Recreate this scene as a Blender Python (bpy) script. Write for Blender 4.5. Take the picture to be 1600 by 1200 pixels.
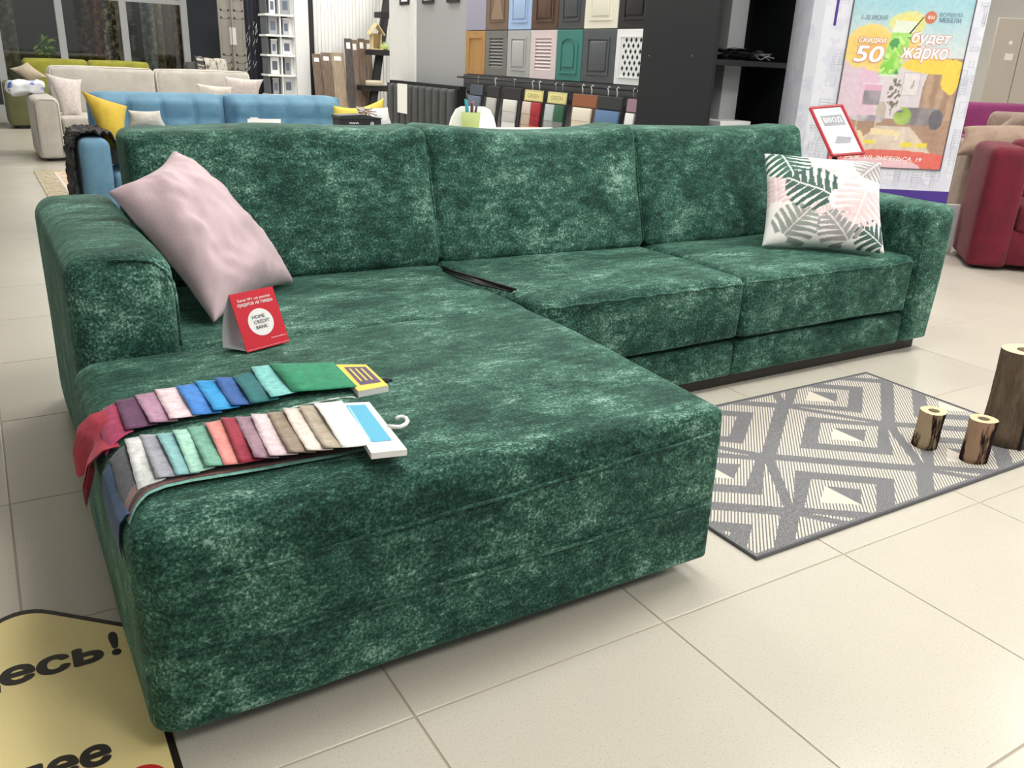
import bpy, bmesh, math, random
from mathutils import Vector, Matrix, Euler, noise, geometry
random.seed(7)
PI = math.pi
S = bpy.context.scene
for o in list(bpy.data.objects): bpy.data.objects.remove(o)
C = S.collection

# ---------------------------------------------------------------- camera
F_PX = 1322.14
PITCH, ROLL, YAW = 0.36223, 0.045728, 0.561411
CAM = Vector((-0.5328, -1.1308, 1.1348))
_cy, _sy = math.cos(YAW), math.sin(YAW)
FW = Vector((_sy*math.cos(PITCH), _cy*math.cos(PITCH), -math.sin(PITCH)))
_rt = Vector((_cy, -_sy, 0)); _up = _rt.cross(FW)
RT = _rt*math.cos(ROLL) + _up*math.sin(ROLL)
UP = -_rt*math.sin(ROLL) + _up*math.cos(ROLL)
cd = bpy.data.cameras.new('camera'); cam = bpy.data.objects.new('camera', cd); C.objects.link(cam)
cam.matrix_world = Matrix(((RT.x, UP.x, -FW.x, CAM.x), (RT.y, UP.y, -FW.y, CAM.y), (RT.z, UP.z, -FW.z, CAM.z), (0, 0, 0, 1)))
cd.sensor_fit = 'HORIZONTAL'; cd.sensor_width = 36.0; cd.lens = 36.0*F_PX/1600.0
cd.clip_start = 0.02; cd.clip_end = 200
S.camera = cam

# ---------------------------------------------------------------- light and exposure
W = bpy.data.worlds.new('world'); S.world = W; W.use_nodes = True
W.node_tree.nodes['Background'].inputs[0].default_value = (0.95, 0.97, 1.0, 1)
W.node_tree.nodes['Background'].inputs[1].default_value = 0.33
S.view_settings.view_transform = 'Standard'; S.view_settings.look = 'None'
S.view_settings.exposure = 0.0; S.view_settings.gamma = 1.0; S.view_settings.use_curve_mapping = False
CEIL = 3.3
LAMPS = [(x, y) for x in (0.9, 3.3, 5.7) for y in (-2.4, 0.6, 3.6, 6.6, 9.6, 12.6)] + [(9.0, 1.5), (9.0, 5.0), (0.2, 17.3), (2.4, 17.3)]  # last four added to brighten the far right wall and behind the glass
LAMP_W = 25.0

def at(px, py, X=None, Y=None, Z=None):
    d = FW + RT*((px-800)/F_PX) - UP*((py-600)/F_PX)
    if X is not None: t = (X-CAM.x)/d.x
    elif Y is not None: t = (Y-CAM.y)/d.y
    else: t = (Z-CAM.z)/d.z
    return CAM + d*t

# ---------------------------------------------------------------- materials
def lin(c):
    return tuple((v/255/12.92 if v/255 <= .04045 else ((v/255+.055)/1.055)**2.4) for v in c)
def L4(c): return (*lin(c), 1)
MATS = {}
def M(name, rgb, rough=.6, metal=0, var=None, bump=None, sheen=0, spec=.5, emit=0, vcol=False, stretch=None, coat=0):
    """var = (scale, second rgb, lo, hi), bump = (scale, strength)"""
    if name in MATS: return MATS[name]
    m = bpy.data.materials.new(name); m.use_nodes = True; MATS[name] = m
    nt = m.node_tree; b = nt.nodes['Principled BSDF']; N = nt.nodes.new; K = nt.links.new
    b.inputs['Base Color'].default_value = L4(rgb); b.inputs['Roughness'].default_value = rough
    b.inputs['Metallic'].default_value = metal; b.inputs['Specular IOR Level'].default_value = spec
    if coat: b.inputs['Coat Weight'].default_value = coat; b.inputs['Coat Roughness'].default_value = .08
    if sheen:
        b.inputs['Sheen Weight'].default_value = sheen; b.inputs['Sheen Roughness'].default_value = .45
        b.inputs['Sheen Tint'].default_value = (*[min(1, .35+.65*v) for v in lin(rgb)], 1)
    if emit: b.inputs['Emission Color'].default_value = L4(rgb); b.inputs['Emission Strength'].default_value = emit
    src = None
    if var or bump:
        tc = N('ShaderNodeTexCoord'); mp = N('ShaderNodeMapping'); K(tc.outputs['Object'], mp.inputs[0])
        if stretch: mp.inputs['Scale'].default_value = stretch
        src = mp.outputs[0]
    if vcol:
        a = N('ShaderNodeVertexColor'); a.layer_name = 'print'; K(a.outputs[0], b.inputs['Base Color'])
    if var:
        n = N('ShaderNodeTexNoise'); n.inputs['Scale'].default_value = var[0]; n.inputs['Detail'].default_value = 6; n.inputs['Roughness'].default_value = .65
        K(src, n.inputs[0]); r = N('ShaderNodeValToRGB'); K(n.outputs[0], r.inputs[0])
        lo, hi = (var[2], var[3]) if len(var) > 2 else (.35, .65)
        r.color_ramp.elements[0].position = lo; r.color_ramp.elements[1].position = hi
        r.color_ramp.elements[0].color = L4(rgb); r.color_ramp.elements[1].color = L4(var[1])
        K(r.outputs[0], b.inputs['Base Color'])
    if bump:
        n = N('ShaderNodeTexNoise'); n.inputs['Scale'].default_value = bump[0]; n.inputs['Detail'].default_value = 3
        K(src, n.inputs[0]); bp = N('ShaderNodeBump'); bp.inputs['Strength'].default_value = bump[1]; bp.inputs['Distance'].default_value = .01
        K(n.outputs[0], bp.inputs['Height']); K(bp.outputs[0], b.inputs['Normal'])
    return m

def green_chenille():
    m = bpy.data.materials.new('green_chenille'); m.use_nodes = True
    nt = m.node_tree; b = nt.nodes['Principled BSDF']; N = nt.nodes.new; K = nt.links.new
    tc = N('ShaderNodeTexCoord')
    def nz(scale, detail, rough, mscale):
        mp = N('ShaderNodeMapping'); mp.inputs['Scale'].default_value = mscale; K(tc.outputs['Object'], mp.inputs[0])
        n = N('ShaderNodeTexNoise'); n.inputs['Scale'].default_value = scale; n.inputs['Detail'].default_value = detail; n.inputs['Roughness'].default_value = rough
        n.inputs['Distortion'].default_value = .3
        K(mp.outputs[0], n.inputs[0]); return n.outputs[0]
    A = nz(6.5, 5, .6, (.8, 1.3, 1)); B = nz(52, 5, .75, (.42, 1.1, .8)); D = nz(230, 2, .7, (.7, 1, .7))
    def mad(v, k, add):
        q = N('ShaderNodeMath'); q.operation = 'MULTIPLY_ADD'; K(v, q.inputs[0]); q.inputs[1].default_value = k
        if isinstance(add, float): q.inputs[2].default_value = add
        else: K(add, q.inputs[2])
        return q.outputs[0]
    v = mad(A, .38, mad(B, .40, mad(D, .46, -.077)))
    r = N('ShaderNodeValToRGB'); K(v, r.inputs[0]); cr = r.color_ramp
    cr.elements[0].position = .45; cr.elements[0].color = L4((21, 48, 42))
    cr.elements[1].position = .69; cr.elements[1].color = L4((146, 182, 166))
    e = cr.elements.new(.545); e.color = L4((44, 83, 71)); e = cr.elements.new(.615); e.color = L4((78, 118, 103))
    K(r.outputs[0], b.inputs['Base Color'])
    b.inputs['Roughness'].default_value = .75; b.inputs['Specular IOR Level'].default_value = .15
    b.inputs['Sheen Weight'].default_value = .24; b.inputs['Sheen Roughness'].default_value = .4
    b.inputs['Sheen Tint'].default_value = L4((175, 225, 200))
    bp = N('ShaderNodeBump'); bp.inputs['Strength'].default_value = .35; bp.inputs['Distance'].default_value = .006
    K(mad(B, .5, mad(D, .6, 0.0)), bp.inputs['Height']); K(bp.outputs[0], b.inputs['Normal'])
    MATS['green_chenille'] = m; return m
GREEN = green_chenille()

# ---------------------------------------------------------------- mesh helpers
def mesh(name, vf, mat, smooth=False, col=None):
    me = bpy.data.meshes.new(name); me.from_pydata([tuple(v) for v in vf[0]], [], vf[1]); me.update()
    bm = bmesh.new(); bm.from_mesh(me); bmesh.ops.recalc_face_normals(bm, faces=bm.faces); bm.to_mesh(me); bm.free()
    mats = mat if isinstance(mat, (list, tuple)) else [mat]
    for q in mats: me.materials.append(q)
    if smooth:
        for f in me.polygons: f.use_smooth = True
        if smooth is not True: me.set_sharp_from_angle(angle=math.radians(smooth))
    if col:
        a = me.color_attributes.new('print', 'FLOAT_COLOR', 'POINT')
        for i, c in enumerate(col): a.data[i].color = (*lin(c), 1)
    return me
def T(name, label, cat, loc=(0, 0, 0), rz=0, group=None, kind=None):
    o = bpy.data.objects.new(name, None); C.objects.link(o); o.location = loc; o.rotation_euler = (0, 0, rz); o.empty_display_size = .05
    if kind: o['kind'] = kind
    if label: o['label'] = label
    if cat: o['category'] = cat
    if group: o['group'] = group
    return o
def P(name, vf, mat, parent=None, smooth=False, w=False, col=None, label=None, kind=None):
    """a mesh part; w: vertices are given in world space and shifted to the parent's base"""
    if w and parent is not None:
        off = parent.location if parent.parent is None else parent.parent.location + parent.location
        vf = ([Vector(v)-off for v in vf[0]], vf[1])
    o = bpy.data.objects.new(name, mesh(name, vf, mat, smooth, col)); C.objects.link(o)
    if parent is not None: o.parent = parent
    if label: o['label'] = label
    if kind: o['kind'] = kind
    return o
def tag(o, label, cat, group=None):
    o['label'] = label; o['category'] = cat
    if group: o['group'] = group
    return o
def one(name, vf, mat, label, cat, loc=None, smooth=False, group=None, col=None):
    """a thing that is a single mesh; vertices in world space, origin moved to its base centre"""
    vs = [Vector(v) for v in vf[0]]
    if loc is None:
        loc = Vector(((min(v.x for v in vs)+max(v.x for v in vs))/2, (min(v.y for v in vs)+max(v.y for v in vs))/2, min(v.z for v in vs)))
    o = P(name, ([v-Vector(loc) for v in vs], vf[1]), mat, None, smooth, col=col); o.location = loc
    return tag(o, label, cat, group)
def copytree(o, parent=None):
    c = o.copy(); C.objects.link(c); c.parent = parent
    for ch in o.children: copytree(ch, c)
    return c

def join(*vfs):
    V, Fc = [], []
    for v, f in vfs:
        n = len(V); V += [Vector(q) for q in v]; Fc += [tuple(i+n for i in q) for q in f]
    return V, Fc
def xf(vf, m): return [m @ Vector(v) for v in vf[0]], vf[1]
def mv(vf, x, y, z): return [Vector(v)+Vector((x, y, z)) for v in vf[0]], vf[1]
def box(x0, x1, y0, y1, z0, z1):
    v = [(x, y, z) for z in (z0, z1) for y in (y0, y1) for x in (x0, x1)]
    return v, [(0, 2, 3, 1), (4, 5, 7, 6), (0, 1, 5, 4), (2, 6, 7, 3), (0, 4, 6, 2), (1, 3, 7, 5)]
def _axis(h, r, n, k=3):
    L = [-h] + [-h + r*(1-math.cos(PI/2*(i+1)/k)) for i in range(k-1)] if r > 1e-6 else [-h]
    inner = [-(h-r) + 2*(h-r)*i/n for i in range(n+1)] if r > 1e-6 else [-h+2*h*i/n for i in range(1, n)]
    return L + inner + ([-q for q in reversed(L)])
def soft(x0, x1, y0, y1, z0, z1, r=.04, n=(6, 6, 4), crown=(0, 0, 0), k=3, fn=None, wob=0, seed=0, rb=None, r2=None):
    """rounded box with bulging faces and soft irregularity"""
    c = Vector(((x0+x1)/2, (y0+y1)/2, (z0+z1)/2)); h = ((x1-x0)/2, (y1-y0)/2, (z1-z0)/2)
    r = min(r, *[q*.98 for q in h]); rmax = r; ax = [_axis(h[i], r, n[i], k) for i in range(3)]
    V, idx, Fc = [], {}, []
    def vid(i, j, l):
        key = (i, j, l)
        if key in idx: return idx[key]
        p = [ax[0][i], ax[1][j], ax[2][l]]; r = rmax
        if r2: r = rmax+(r2-rmax)*max(0, min(1, .5+p[0]/(2*h[0])*1.15))     # rounding tightens towards +x
        q = [max(-(h[a]-r), min(h[a]-r, p[a])) for a in range(3)]
        low = rb is not None and p[2] < 0
        if low:                                   # tighter rounding along the lower edges
            q[2] = max(-(h[2]-rb), p[2])
        d = Vector(p)-Vector(q)
        if low: d.z *= r/rb
        d = d.normalized()*r if d.length > 1e-9 else d
        if low: d.z *= rb/r
        p = Vector(q) + d
        s = [p[a]/h[a] for a in range(3)]
        for a in range(3):
            if crown[a]:
                o1, o2 = s[(a+1) % 3], s[(a+2) % 3]
                p[a] += crown[a]*s[a]*max(0, 1-o1*o1)*max(0, 1-o2*o2)
        p = p + c
        if wob: p = p + noise.noise_vector(p*3.1+Vector((seed, seed*.7, 0)))*wob
        if fn: p = Vector(fn(p, Vector(s)))
        idx[key] = len(V); V.append(p); return idx[key]
    m = [len(a)-1 for a in ax]
    for (a, b2, f) in ((0, 1, 2), (1, 2, 0), (0, 2, 1)):
        for e in (0, m[f]):
            for i in range(m[a]):
                for j in range(m[b2]):
                    q = []
                    for di, dj in ((0, 0), (1, 0), (1, 1), (0, 1)):
                        t = [0, 0, 0]; t[a] = i+di; t[b2] = j+dj; t[f] = e; q.append(vid(*t))
                    Fc.append(tuple(q))
    return V, Fc
def rbox(x0, x1, y0, y1, z0, z1, r=.006): return soft(x0, x1, y0, y1, z0, z1, r, (1, 1, 1), k=2)
def tube(pts, r, n=6, closed=False):
    pts = [Vector(p) for p in pts]; V, Fc = [], []; N = len(pts)
    for i, p in enumerate(pts):
        a = pts[(i-1) % N] if (i or closed) else p; b = pts[(i+1) % N] if (i < N-1 or closed) else p
        t = (b-a).normalized(); u = t.cross(Vector((0, 0, 1)))
        if u.length < 1e-3: u = t.cross(Vector((1, 0, 0)))
        u.normalize(); w = t.cross(u)
        rr = r[i] if isinstance(r, (list, tuple)) else r
        for k in range(n): V.append(p + (u*math.cos(2*PI*k/n) + w*math.sin(2*PI*k/n))*rr)
    for i in range(N if closed else N-1):
        j = (i+1) % N
        for k in range(n): Fc.append((i*n+k, i*n+(k+1) % n, j*n+(k+1) % n, j*n+k))
    if not closed: Fc += [tuple(range(n)), tuple((N-1)*n+k for k in range(n))]
    return V, Fc
def lathe(prof, n=24, cx=0, cy=0, wob=None):
    V, Fc = [], []; k = len(prof)
    for i in range(n):
        a = 2*PI*i/n
        for j, (r, z) in enumerate(prof):
            f = wob(a, j/(k-1)) if wob else 1
            V.append(Vector((cx+r*f*math.cos(a), cy+r*f*math.sin(a), z)))
    for i in range(n):
        i2 = (i+1) % n
        for j in range(k-1): Fc.append((i*k+j, i2*k+j, i2*k+j+1, i*k+j+1))
    if prof[0][0] > 1e-6: Fc.append(tuple(i*k for i in range(n)))
    if prof[-1][0] > 1e-6: Fc.append(tuple(i*k+k-1 for i in range(n)))
    return V, Fc
def prism(poly, d, axis='Z', off=0):
    """extrude a 2D outline: Z -> (x,y,off..off+d), Y -> (x, off.., z), X -> (off.., y, z)"""
    n = len(poly); V = []
    for t in (off, off+d):
        for a, b in poly: V.append({'Z': (a, b, t), 'Y': (a, t, b), 'X': (t, a, b)}[axis])
    return V, [tuple(range(n)), tuple(range(n, 2*n))] + [(i, (i+1) % n, n+(i+1) % n, n+i) for i in range(n)]
def rrect(x0, x1, y0, y1, r, k=5):
    out = []
    for cx, cy, a0 in ((x1-r, y1-r, 0), (x0+r, y1-r, 90), (x0+r, y0+r, 180), (x1-r, y0+r, 270)):
        for i in range(k+1):
            a = math.radians(a0+90*i/k); out.append((cx+r*math.cos(a), cy+r*math.sin(a)))
    return out
def grid(nu, nv, fn):
    V = [Vector(fn(i/nu, j/nv)) for j in range(nv+1) for i in range(nu+1)]
    return V, [(j*(nu+1)+i, j*(nu+1)+i+1, (j+1)*(nu+1)+i+1, (j+1)*(nu+1)+i) for j in range(nv) for i in range(nu)]
def pillow(BL, BR, TR, TL, front=.09, back=.06, n=26, pinch=.07, wr=.006, seed=0, pw=.42):
    """stuffed square pillow spanned between four corner points"""
    BL, BR, TR, TL = map(Vector, (BL, BR, TR, TL))
    nrm = ((BR-BL)+(TR-TL)).cross((TL-BL)+(TR-BR)).normalized()
    def base(u, v):
        uu = u + (.5-u)*2*pinch*(1-(2*v-1)**2)*abs(2*u-1); vv = v + (.5-v)*2*pinch*(1-(2*u-1)**2)*abs(2*v-1)
        return BL*(1-uu)*(1-vv)+BR*uu*(1-vv)+TR*uu*vv+TL*(1-uu)*vv
    V, Fc, UV = [], [], []
    idx = {}
    for side in (0, 1):
        for j in range(n+1):
            for i in range(n+1):
                u, v = .5-.5*math.cos(PI*i/n), .5-.5*math.cos(PI*j/n)
                u, v = .35*i/n+.65*u, .35*j/n+.65*v
                edge = i in (0, n) or j in (0, n)
                if side and edge: idx[(1, i, j)] = idx[(0, i, j)]; continue
                a, b = 2*u-1, 2*v-1
                h = max(0, (1-a*a)*(1-b*b))**pw
                p = base(u, v)
                w_ = noise.noise(Vector((u*5+seed, v*5, side*9)))*wr*h + noise.noise(Vector((u*13+seed, v*13, 3)))*wr*.5*h
                p = p + nrm*((front if not side else -back)*h + w_)
                idx[(side, i, j)] = len(V); V.append(p); UV.append((u, v, side))
        for j in range(n):
            for i in range(n):
                Fc.append(tuple(idx[(side, i+a, j+b)] for a, b in ((0, 0), (1, 0), (1, 1), (0, 1))))
    return (V, Fc), UV
FONT = None
def text_vf(s, size, bold=0.0, depth=0.0, shear=0.0, align='LEFT', space=1.0):
    """text outline as a mesh lying in XY (x along the line)"""
    cu = bpy.data.curves.new('txt', 'FONT'); cu.body = s; cu.size = size; cu.offset = bold; cu.extrude = depth
    cu.shear = shear; cu.align_x = align; cu.space_character = space; cu.resolution_u = 4
    cu.fill_mode = 'NONE'
    o = bpy.data.objects.new('txt', cu); C.objects.link(o)
    dg = bpy.context.evaluated_depsgraph_get(); me = bpy.data.meshes.new_from_object(o.evaluated_get(dg))
    P2 = [Vector((v.co.x, v.co.y)) for v in me.vertices]; ed = [tuple(e.vertices) for e in me.edges]
    bpy.data.objects.remove(o); bpy.data.curves.remove(cu); bpy.data.meshes.remove(me)
    r = geometry.delaunay_2d_cdt(P2, ed, [], 0, 1e-6)
    segs = [(P2[a], P2[b]) for a, b in ed]; Fc = []
    for f in r[2]:
        c = sum((r[0][k] for k in f), Vector((0, 0)))/len(f); n = 0
        for a, b in segs:                                   # even-odd test of the triangle centre
            if (a.y > c.y) != (b.y > c.y) and c.x < a.x+(c.y-a.y)*(b.x-a.x)/(b.y-a.y): n += 1
        if n % 2: Fc.append(tuple(f))
    return [Vector((p.x, p.y, 0)) for p in r[0]], Fc
def frame(origin, ex, ey):
    """matrix placing local XY on the plane spanned by ex, ey at origin (z = outward normal)"""
    ex = Vector(ex).normalized(); ey = Vector(ey); ez = ex.cross(ey).normalized(); ey = ez.cross(ex)
    o = Vector(origin)
    return Matrix(((ex.x, ey.x, ez.x, o.x), (ex.y, ey.y, ez.y, o.y), (ex.z, ey.z, ez.z, o.z), (0, 0, 0, 1)))
def proj(p):
    d = Vector(p)-CAM; z = d.dot(FW)
    if z < .05: return None
    return (800+F_PX*d.dot(RT)/z, 600-F_PX*d.dot(UP)/z)
def fit_text(s, x0, x1, y0, y1, bold=0.0, shear=0.0, keep=False):
    V, Fc = text_vf(s, 1.0, 0, 0, shear)
    if bold:                                    # heavier strokes: slightly shifted copies of the outline
        V, Fc = join(*[mv((V, Fc), bold*math.cos(k*PI/4), bold*math.sin(k*PI/4), k*4e-5) for k in range(8)], mv((V, Fc), 0, 0, 3.2e-4))
    ax, bx = min(v.x for v in V), max(v.x for v in V); ay, by = min(v.y for v in V), max(v.y for v in V)
    kx, ky = (x1-x0)/(bx-ax), (y1-y0)/(by-ay)
    return [Vector((x0+(v.x-ax)*kx, y0+(v.y-ay)*ky, v.z)) for v in V], Fc

# ================================================================ the setting
TILE = .6
m_grout = M('grout', (168, 158, 140), .8)
def tile_material():
    m = bpy.data.materials.new('porcelain_tile'); m.use_nodes = True
    nt = m.node_tree; b = nt.nodes['Principled BSDF']; N = nt.nodes.new; K = nt.links.new
    tc = N('ShaderNodeTexCoord'); oi = N('ShaderNodeObjectInfo')
    ad = N('ShaderNodeVectorMath'); ad.operation = 'ADD'; K(tc.outputs['Object'], ad.inputs[0]); K(oi.outputs['Location'], ad.inputs[1])
    n = N('ShaderNodeTexNoise'); n.inputs['Scale'].default_value = 260; n.inputs['Detail'].default_value = 2; K(ad.outputs[0], n.inputs[0])
    n2 = N('ShaderNodeTexNoise'); n2.inputs['Scale'].default_value = 2.5; n2.inputs['Detail'].default_value = 3; K(ad.outputs[0], n2.inputs[0])
    r = N('ShaderNodeValToRGB'); K(n.outputs[0], r.inputs[0])
    r.color_ramp.elements[0].position = .28; r.color_ramp.elements[0].color = L4((178, 171, 158))
    r.color_ramp.elements[1].position = .42; r.color_ramp.elements[1].color = L4((206, 200, 187))
    mx = N('ShaderNodeMixRGB'); mx.blend_type = 'MULTIPLY'; mx.inputs[0].default_value = .12; K(r.outputs[0], mx.inputs[1]); K(n2.outputs[0], mx.inputs[2])
    K(mx.outputs[0], b.inputs['Base Color'])
    b.inputs['Roughness'].default_value = .22; b.inputs['Specular IOR Level'].default_value = .45
    MATS['tile'] = m; return m
m_tile = tile_material()
floor = P('floor', box(-6, 13, -5, 20, -.08, -.0016), m_grout); floor['kind'] = 'structure'
tv = rbox(.002, TILE-.002, .002, TILE-.002, -.012, 0, .0015)
tile_me = mesh('tile', tv, m_tile)
cand = []
for i in range(-10, 21):
    for j in range(-8, 33):
        ps = [proj((TILE*(i+a), TILE*(j+b), 0)) for a in (0, .5, 1) for b in (0, .5, 1)]
        vis = any(q and -20 < q[0] < 1620 and 30 < q[1] < 1220 for q in ps)
        cand.append((0 if vis else 1, (Vector((TILE*(i+.5), TILE*(j+.5), 0))-CAM).length, i, j))
cand.sort()
rest = []
for k, (nv, d, i, j) in enumerate(cand):
    if k < 290 and not nv:
        o = bpy.data.objects.new('tile', tile_me); C.objects.link(o); o.parent = floor; o.location = (TILE*i, TILE*j, 0)
    else: rest.append(mv(box(.002, TILE-.002, .002, TILE-.002, -.012, 0), TILE*i, TILE*j, 0))
o = P('tile_field', join(*rest), m_tile, floor); o['kind'] = 'stuff'

m_white = M('white_paint', (228, 228, 226), .6)
m_offw = M('white_gloss', (236, 236, 234), .35)
m_grey = M('grey_wall_paint', (158, 160, 161), .8)
m_dark = M('dark_slate_paint', (46, 50, 60), .7)
m_black = M('black_laminate', (26, 28, 31), .45)
m_blk = M('matt_black', (20, 20, 22), .6)
m_alu = M('white_aluminium', (196, 200, 202), .4)
m_chrome = M('chrome', (190, 192, 196), .2, 1)

WX = 3.72                                     # side wall with the displays
ceil = P('ceiling', box(-6, 13, -5, 20, CEIL, CEIL+.1), M('ceiling_white', (232, 232, 230), .9)); ceil['kind'] = 'structure'
wr = P('wall_right', box(WX, WX+.15, 3.2, 7.9, 0, CEIL), m_grey); wr['kind'] = 'structure'
# white ribbed return of that wall
wc = P('wall_corner', box(WX, WX+.6, 7.9, 8.62, 0, CEIL), m_white); wc['kind'] = 'structure'
ribs = P('rib', join(*[box(WX-.012, WX, 7.91+.035*k, 7.91+.035*k+.024, 0, CEIL) for k in range(20)]), m_white, wc); ribs['kind'] = 'stuff'
wn = P('wall_niche', box(3.2, 6.2, 10.75, 10.9, 0, CEIL), m_white); wn['kind'] = 'structure'
ribs = P('rib', join(*[box(3.25+.05*k, 3.25+.05*k+.034, 10.735, 10.75, 0, CEIL) for k in range(58)]), m_white, wn); ribs['kind'] = 'stuff'
wdk = P('wall_dark', box(2.98, 7.0, 16.0, 16.15, 0, CEIL), m_dark); wdk['kind'] = 'structure'
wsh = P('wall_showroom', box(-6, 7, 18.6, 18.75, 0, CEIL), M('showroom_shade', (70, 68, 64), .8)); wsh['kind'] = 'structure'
wfar = P('wall_far', box(12.2, 12.35, -5, 20, 0, CEIL), M('far_white_wall', (226, 224, 220), .7)); wfar['kind'] = 'structure'

# glazed partition
m_glass = bpy.data.materials.new('window_glass'); m_glass.use_nodes = True
nt = m_glass.node_tree; nt.nodes.clear(); N = nt.nodes.new
out = N('ShaderNodeOutputMaterial'); mix = N('ShaderNodeMixShader'); tr = N('ShaderNodeBsdfTransparent'); gl = N('ShaderNodeBsdfGlossy')
tr.inputs[0].default_value = (.62, .64, .62, 1); gl.inputs['Roughness'].default_value = .03; mix.inputs[0].default_value = .10
nt.links.new(tr.outputs[0], mix.inputs[1]); nt.links.new(gl.outputs[0], mix.inputs[2]); nt.links.new(mix.outputs[0], out.inputs[0])
GY = 16.0
xs = [at(p, 60, Y=GY).x for p in (-105, -4, 97, 196, 290)]
ztr = at(250, 6, Y=GY).z
for k in range(4):
    wdw = T('window_%d' % (k+1), None, None, ((xs[k]+xs[k+1])/2, GY, 0)); wdw['kind'] = 'structure'
    a, b = xs[k], xs[k+1]
    P('window_frame', join(box(b-.055, b+.055, GY-.05, GY+.05, 0, CEIL), box(a+.055, b-.055, GY-.04, GY+.04, ztr, ztr+.075), box(a+.055, b-.055, GY-.04, GY+.04, 0, .12)), m_alu, wdw, w=True)
    P('pane', box(a+.055, b-.055, GY-.006, GY+.006, .12, ztr), m_glass, wdw, w=True)
    P('pane', box(a+.055, b-.055, GY-.006, GY+.006, ztr+.075, CEIL), m_glass, wdw, w=True)

# ceiling lamps (above the frame; they light the shop)
m_diff = M('lamp_diffuser', (255, 252, 244), .5, emit=6)
proto = None
for x, y in LAMPS:
    if proto is None:
        proto = T('ceiling_light', 'square white ceiling light panel above the showroom floor', 'ceiling light', (x, y, CEIL), 0, 'ceiling light panels')
        P('lamp_frame', join(box(-.62, .62, -.62, -.6, -.05, 0), box(-.62, .62, .6, .62, -.05, 0), box(-.62, -.6, -.6, .6, -.05, 0), box(.6, .62, -.6, .6, -.05, 0)), m_white, proto)
        P('diffuser', box(-.6, .6, -.6, .6, -.03, -.002), m_diff, proto)
    else:
        copytree(proto).location = (x, y, CEIL)
    ld = bpy.data.lights.new('panel_light', 'AREA'); ld.shape = 'SQUARE'; ld.size = .7; ld.energy = LAMP_W; ld.color = (1, .985, .965)
    lo = bpy.data.objects.new('panel_light', ld); C.objects.link(lo); lo.location = (x, y, CEIL-.06)

# ================================================================ the green corner sofa
sofa = T('corner_sofa', 'large dark green chenille corner sofa with chaise and three back cushions', 'sofa', (1.3, 1.0, 0))
def part(name, vf, m=None, smooth=True, parent=None, label=None, kind=None):
    return P(name, vf, m or GREEN, parent or sofa, smooth, w=True, label=label, kind=kind)
def flatlow(p, s):
    return (p.x, p.y, .048+(p.z-.048) if s.z < 0 else p.z)
# chaise: plinth drawer below, thick crowned cushion above, welted seams
part('chaise_base', soft(-.4285, .8125, .0975, .98, .048, .207, .05, (16, 12, 3), (.002, .002, 0), k=5, wob=.004, seed=3, rb=.012, fn=flatlow, r2=.014))
def chz(p, s):
    # the top of the chaise is a little lower at the right front and rolls off at the left edge
    z = p.z
    if s.z > 0: z -= .018*max(0, s.x)*max(0, -s.y)*s.z
    y = p.y - .006*max(0, -s.y)*(1-s.z*s.z)
    return (p.x, y, z)
ch = part('chaise_cushion', soft(-.428, .812, .1, .962, .12, .45, .055, (16, 12, 5), (.003, .002, .012), k=5, fn=chz, wob=.005, seed=3, rb=.01, r2=.02))
def seam_pts(z0, z1, y=.092, x0=-.40, x1=.80, n=26):
    return [(x0+(x1-x0)*i/n, y-.002*math.sin(PI*i/n)-.0045*math.sin(PI*i/n), z0+(z1-z0)*i/n+.0012*math.sin(i*1.3)) for i in range(n+1)]
part('seam', tube([(-.415, .16, .40), (-.405, .125, .365), (-.39, .106, .345), (-.35, .098, .337)] + [(x, y-.002, z) for x, y, z in seam_pts(.337, .384, .094, -.31, .775)] + [(.79, .0945, .385)], .0034, 6), parent=ch)
part('seam', tube(seam_pts(.206, .203, .0935, -.38, .78), .0040, 6), parent=ch)
for x, y in ((-.3, .3), (.68, .3), (-.3, .85), (.68, .85)):
    part('foot', lathe([(.028, 0), (.03, .05)], 14, x, y), m_blk)
# seat modules
part('seat_base', soft(.70, 1.797, 1.008, 1.9, .05, .186, .018, (8, 6, 3), (0, .006, 0), wob=.003, seed=5))
part('seat_base', soft(1.803, 2.815, 1.008, 1.9, .05, .186, .018, (8, 6, 3), (0, .006, 0), wob=.003, seed=6))
part('seat_base', soft(-.17, .69, .99, 1.9, .05, .195, .018, (6, 6, 3), wob=.003, seed=7))
part('seat_cushion', soft(-.185, .848, .968, 1.72, .2, .437, .035, (12, 10, 4), (0, 0, .012), k=4, wob=.006, seed=8, rb=.01))
def midl(p, s):
    # left front edge of the middle seat is lifted beside the gap strip
    return (p.x + .03*max(0, -s.x)*(-s.y), p.y, p.z + (.012*max(0, -s.x)**4*max(0, s.z) if s.y > -.6 else 0))
part('seat_cushion', soft(.845, 1.8, .995, 1.72, .205, .442, .038, (14, 10, 4), (0, .004, .012), k=4, fn=midl, wob=.006, seed=9, rb=.01))
part('seat_cushion', soft(1.8, 2.812, .995, 1.72, .205, .442, .038, (14, 10, 4), (0, .004, .012), k=4, wob=.006, seed=10, rb=.01))
part('seam', tube([(.90+.018*i, .993, .418+.002*math.sin(i)) for i in range(50)], .0035, 6))
part('seam', tube([(1.815+.019*i, .993, .420+.002*math.sin(i*.8)) for i in range(52)], .0035, 6))
part('plinth', box(.9, 2.985, 1.045, 1.88, 0, .05), M('shadow_plinth', (38, 33, 30), .5), smooth=False)  # plinth coloured near black to give the shadow strip under the seats
part('plinth', box(-.36, .9, 1.045, 1.88, 0, .05), MATS['shadow_plinth'], smooth=False)
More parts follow.
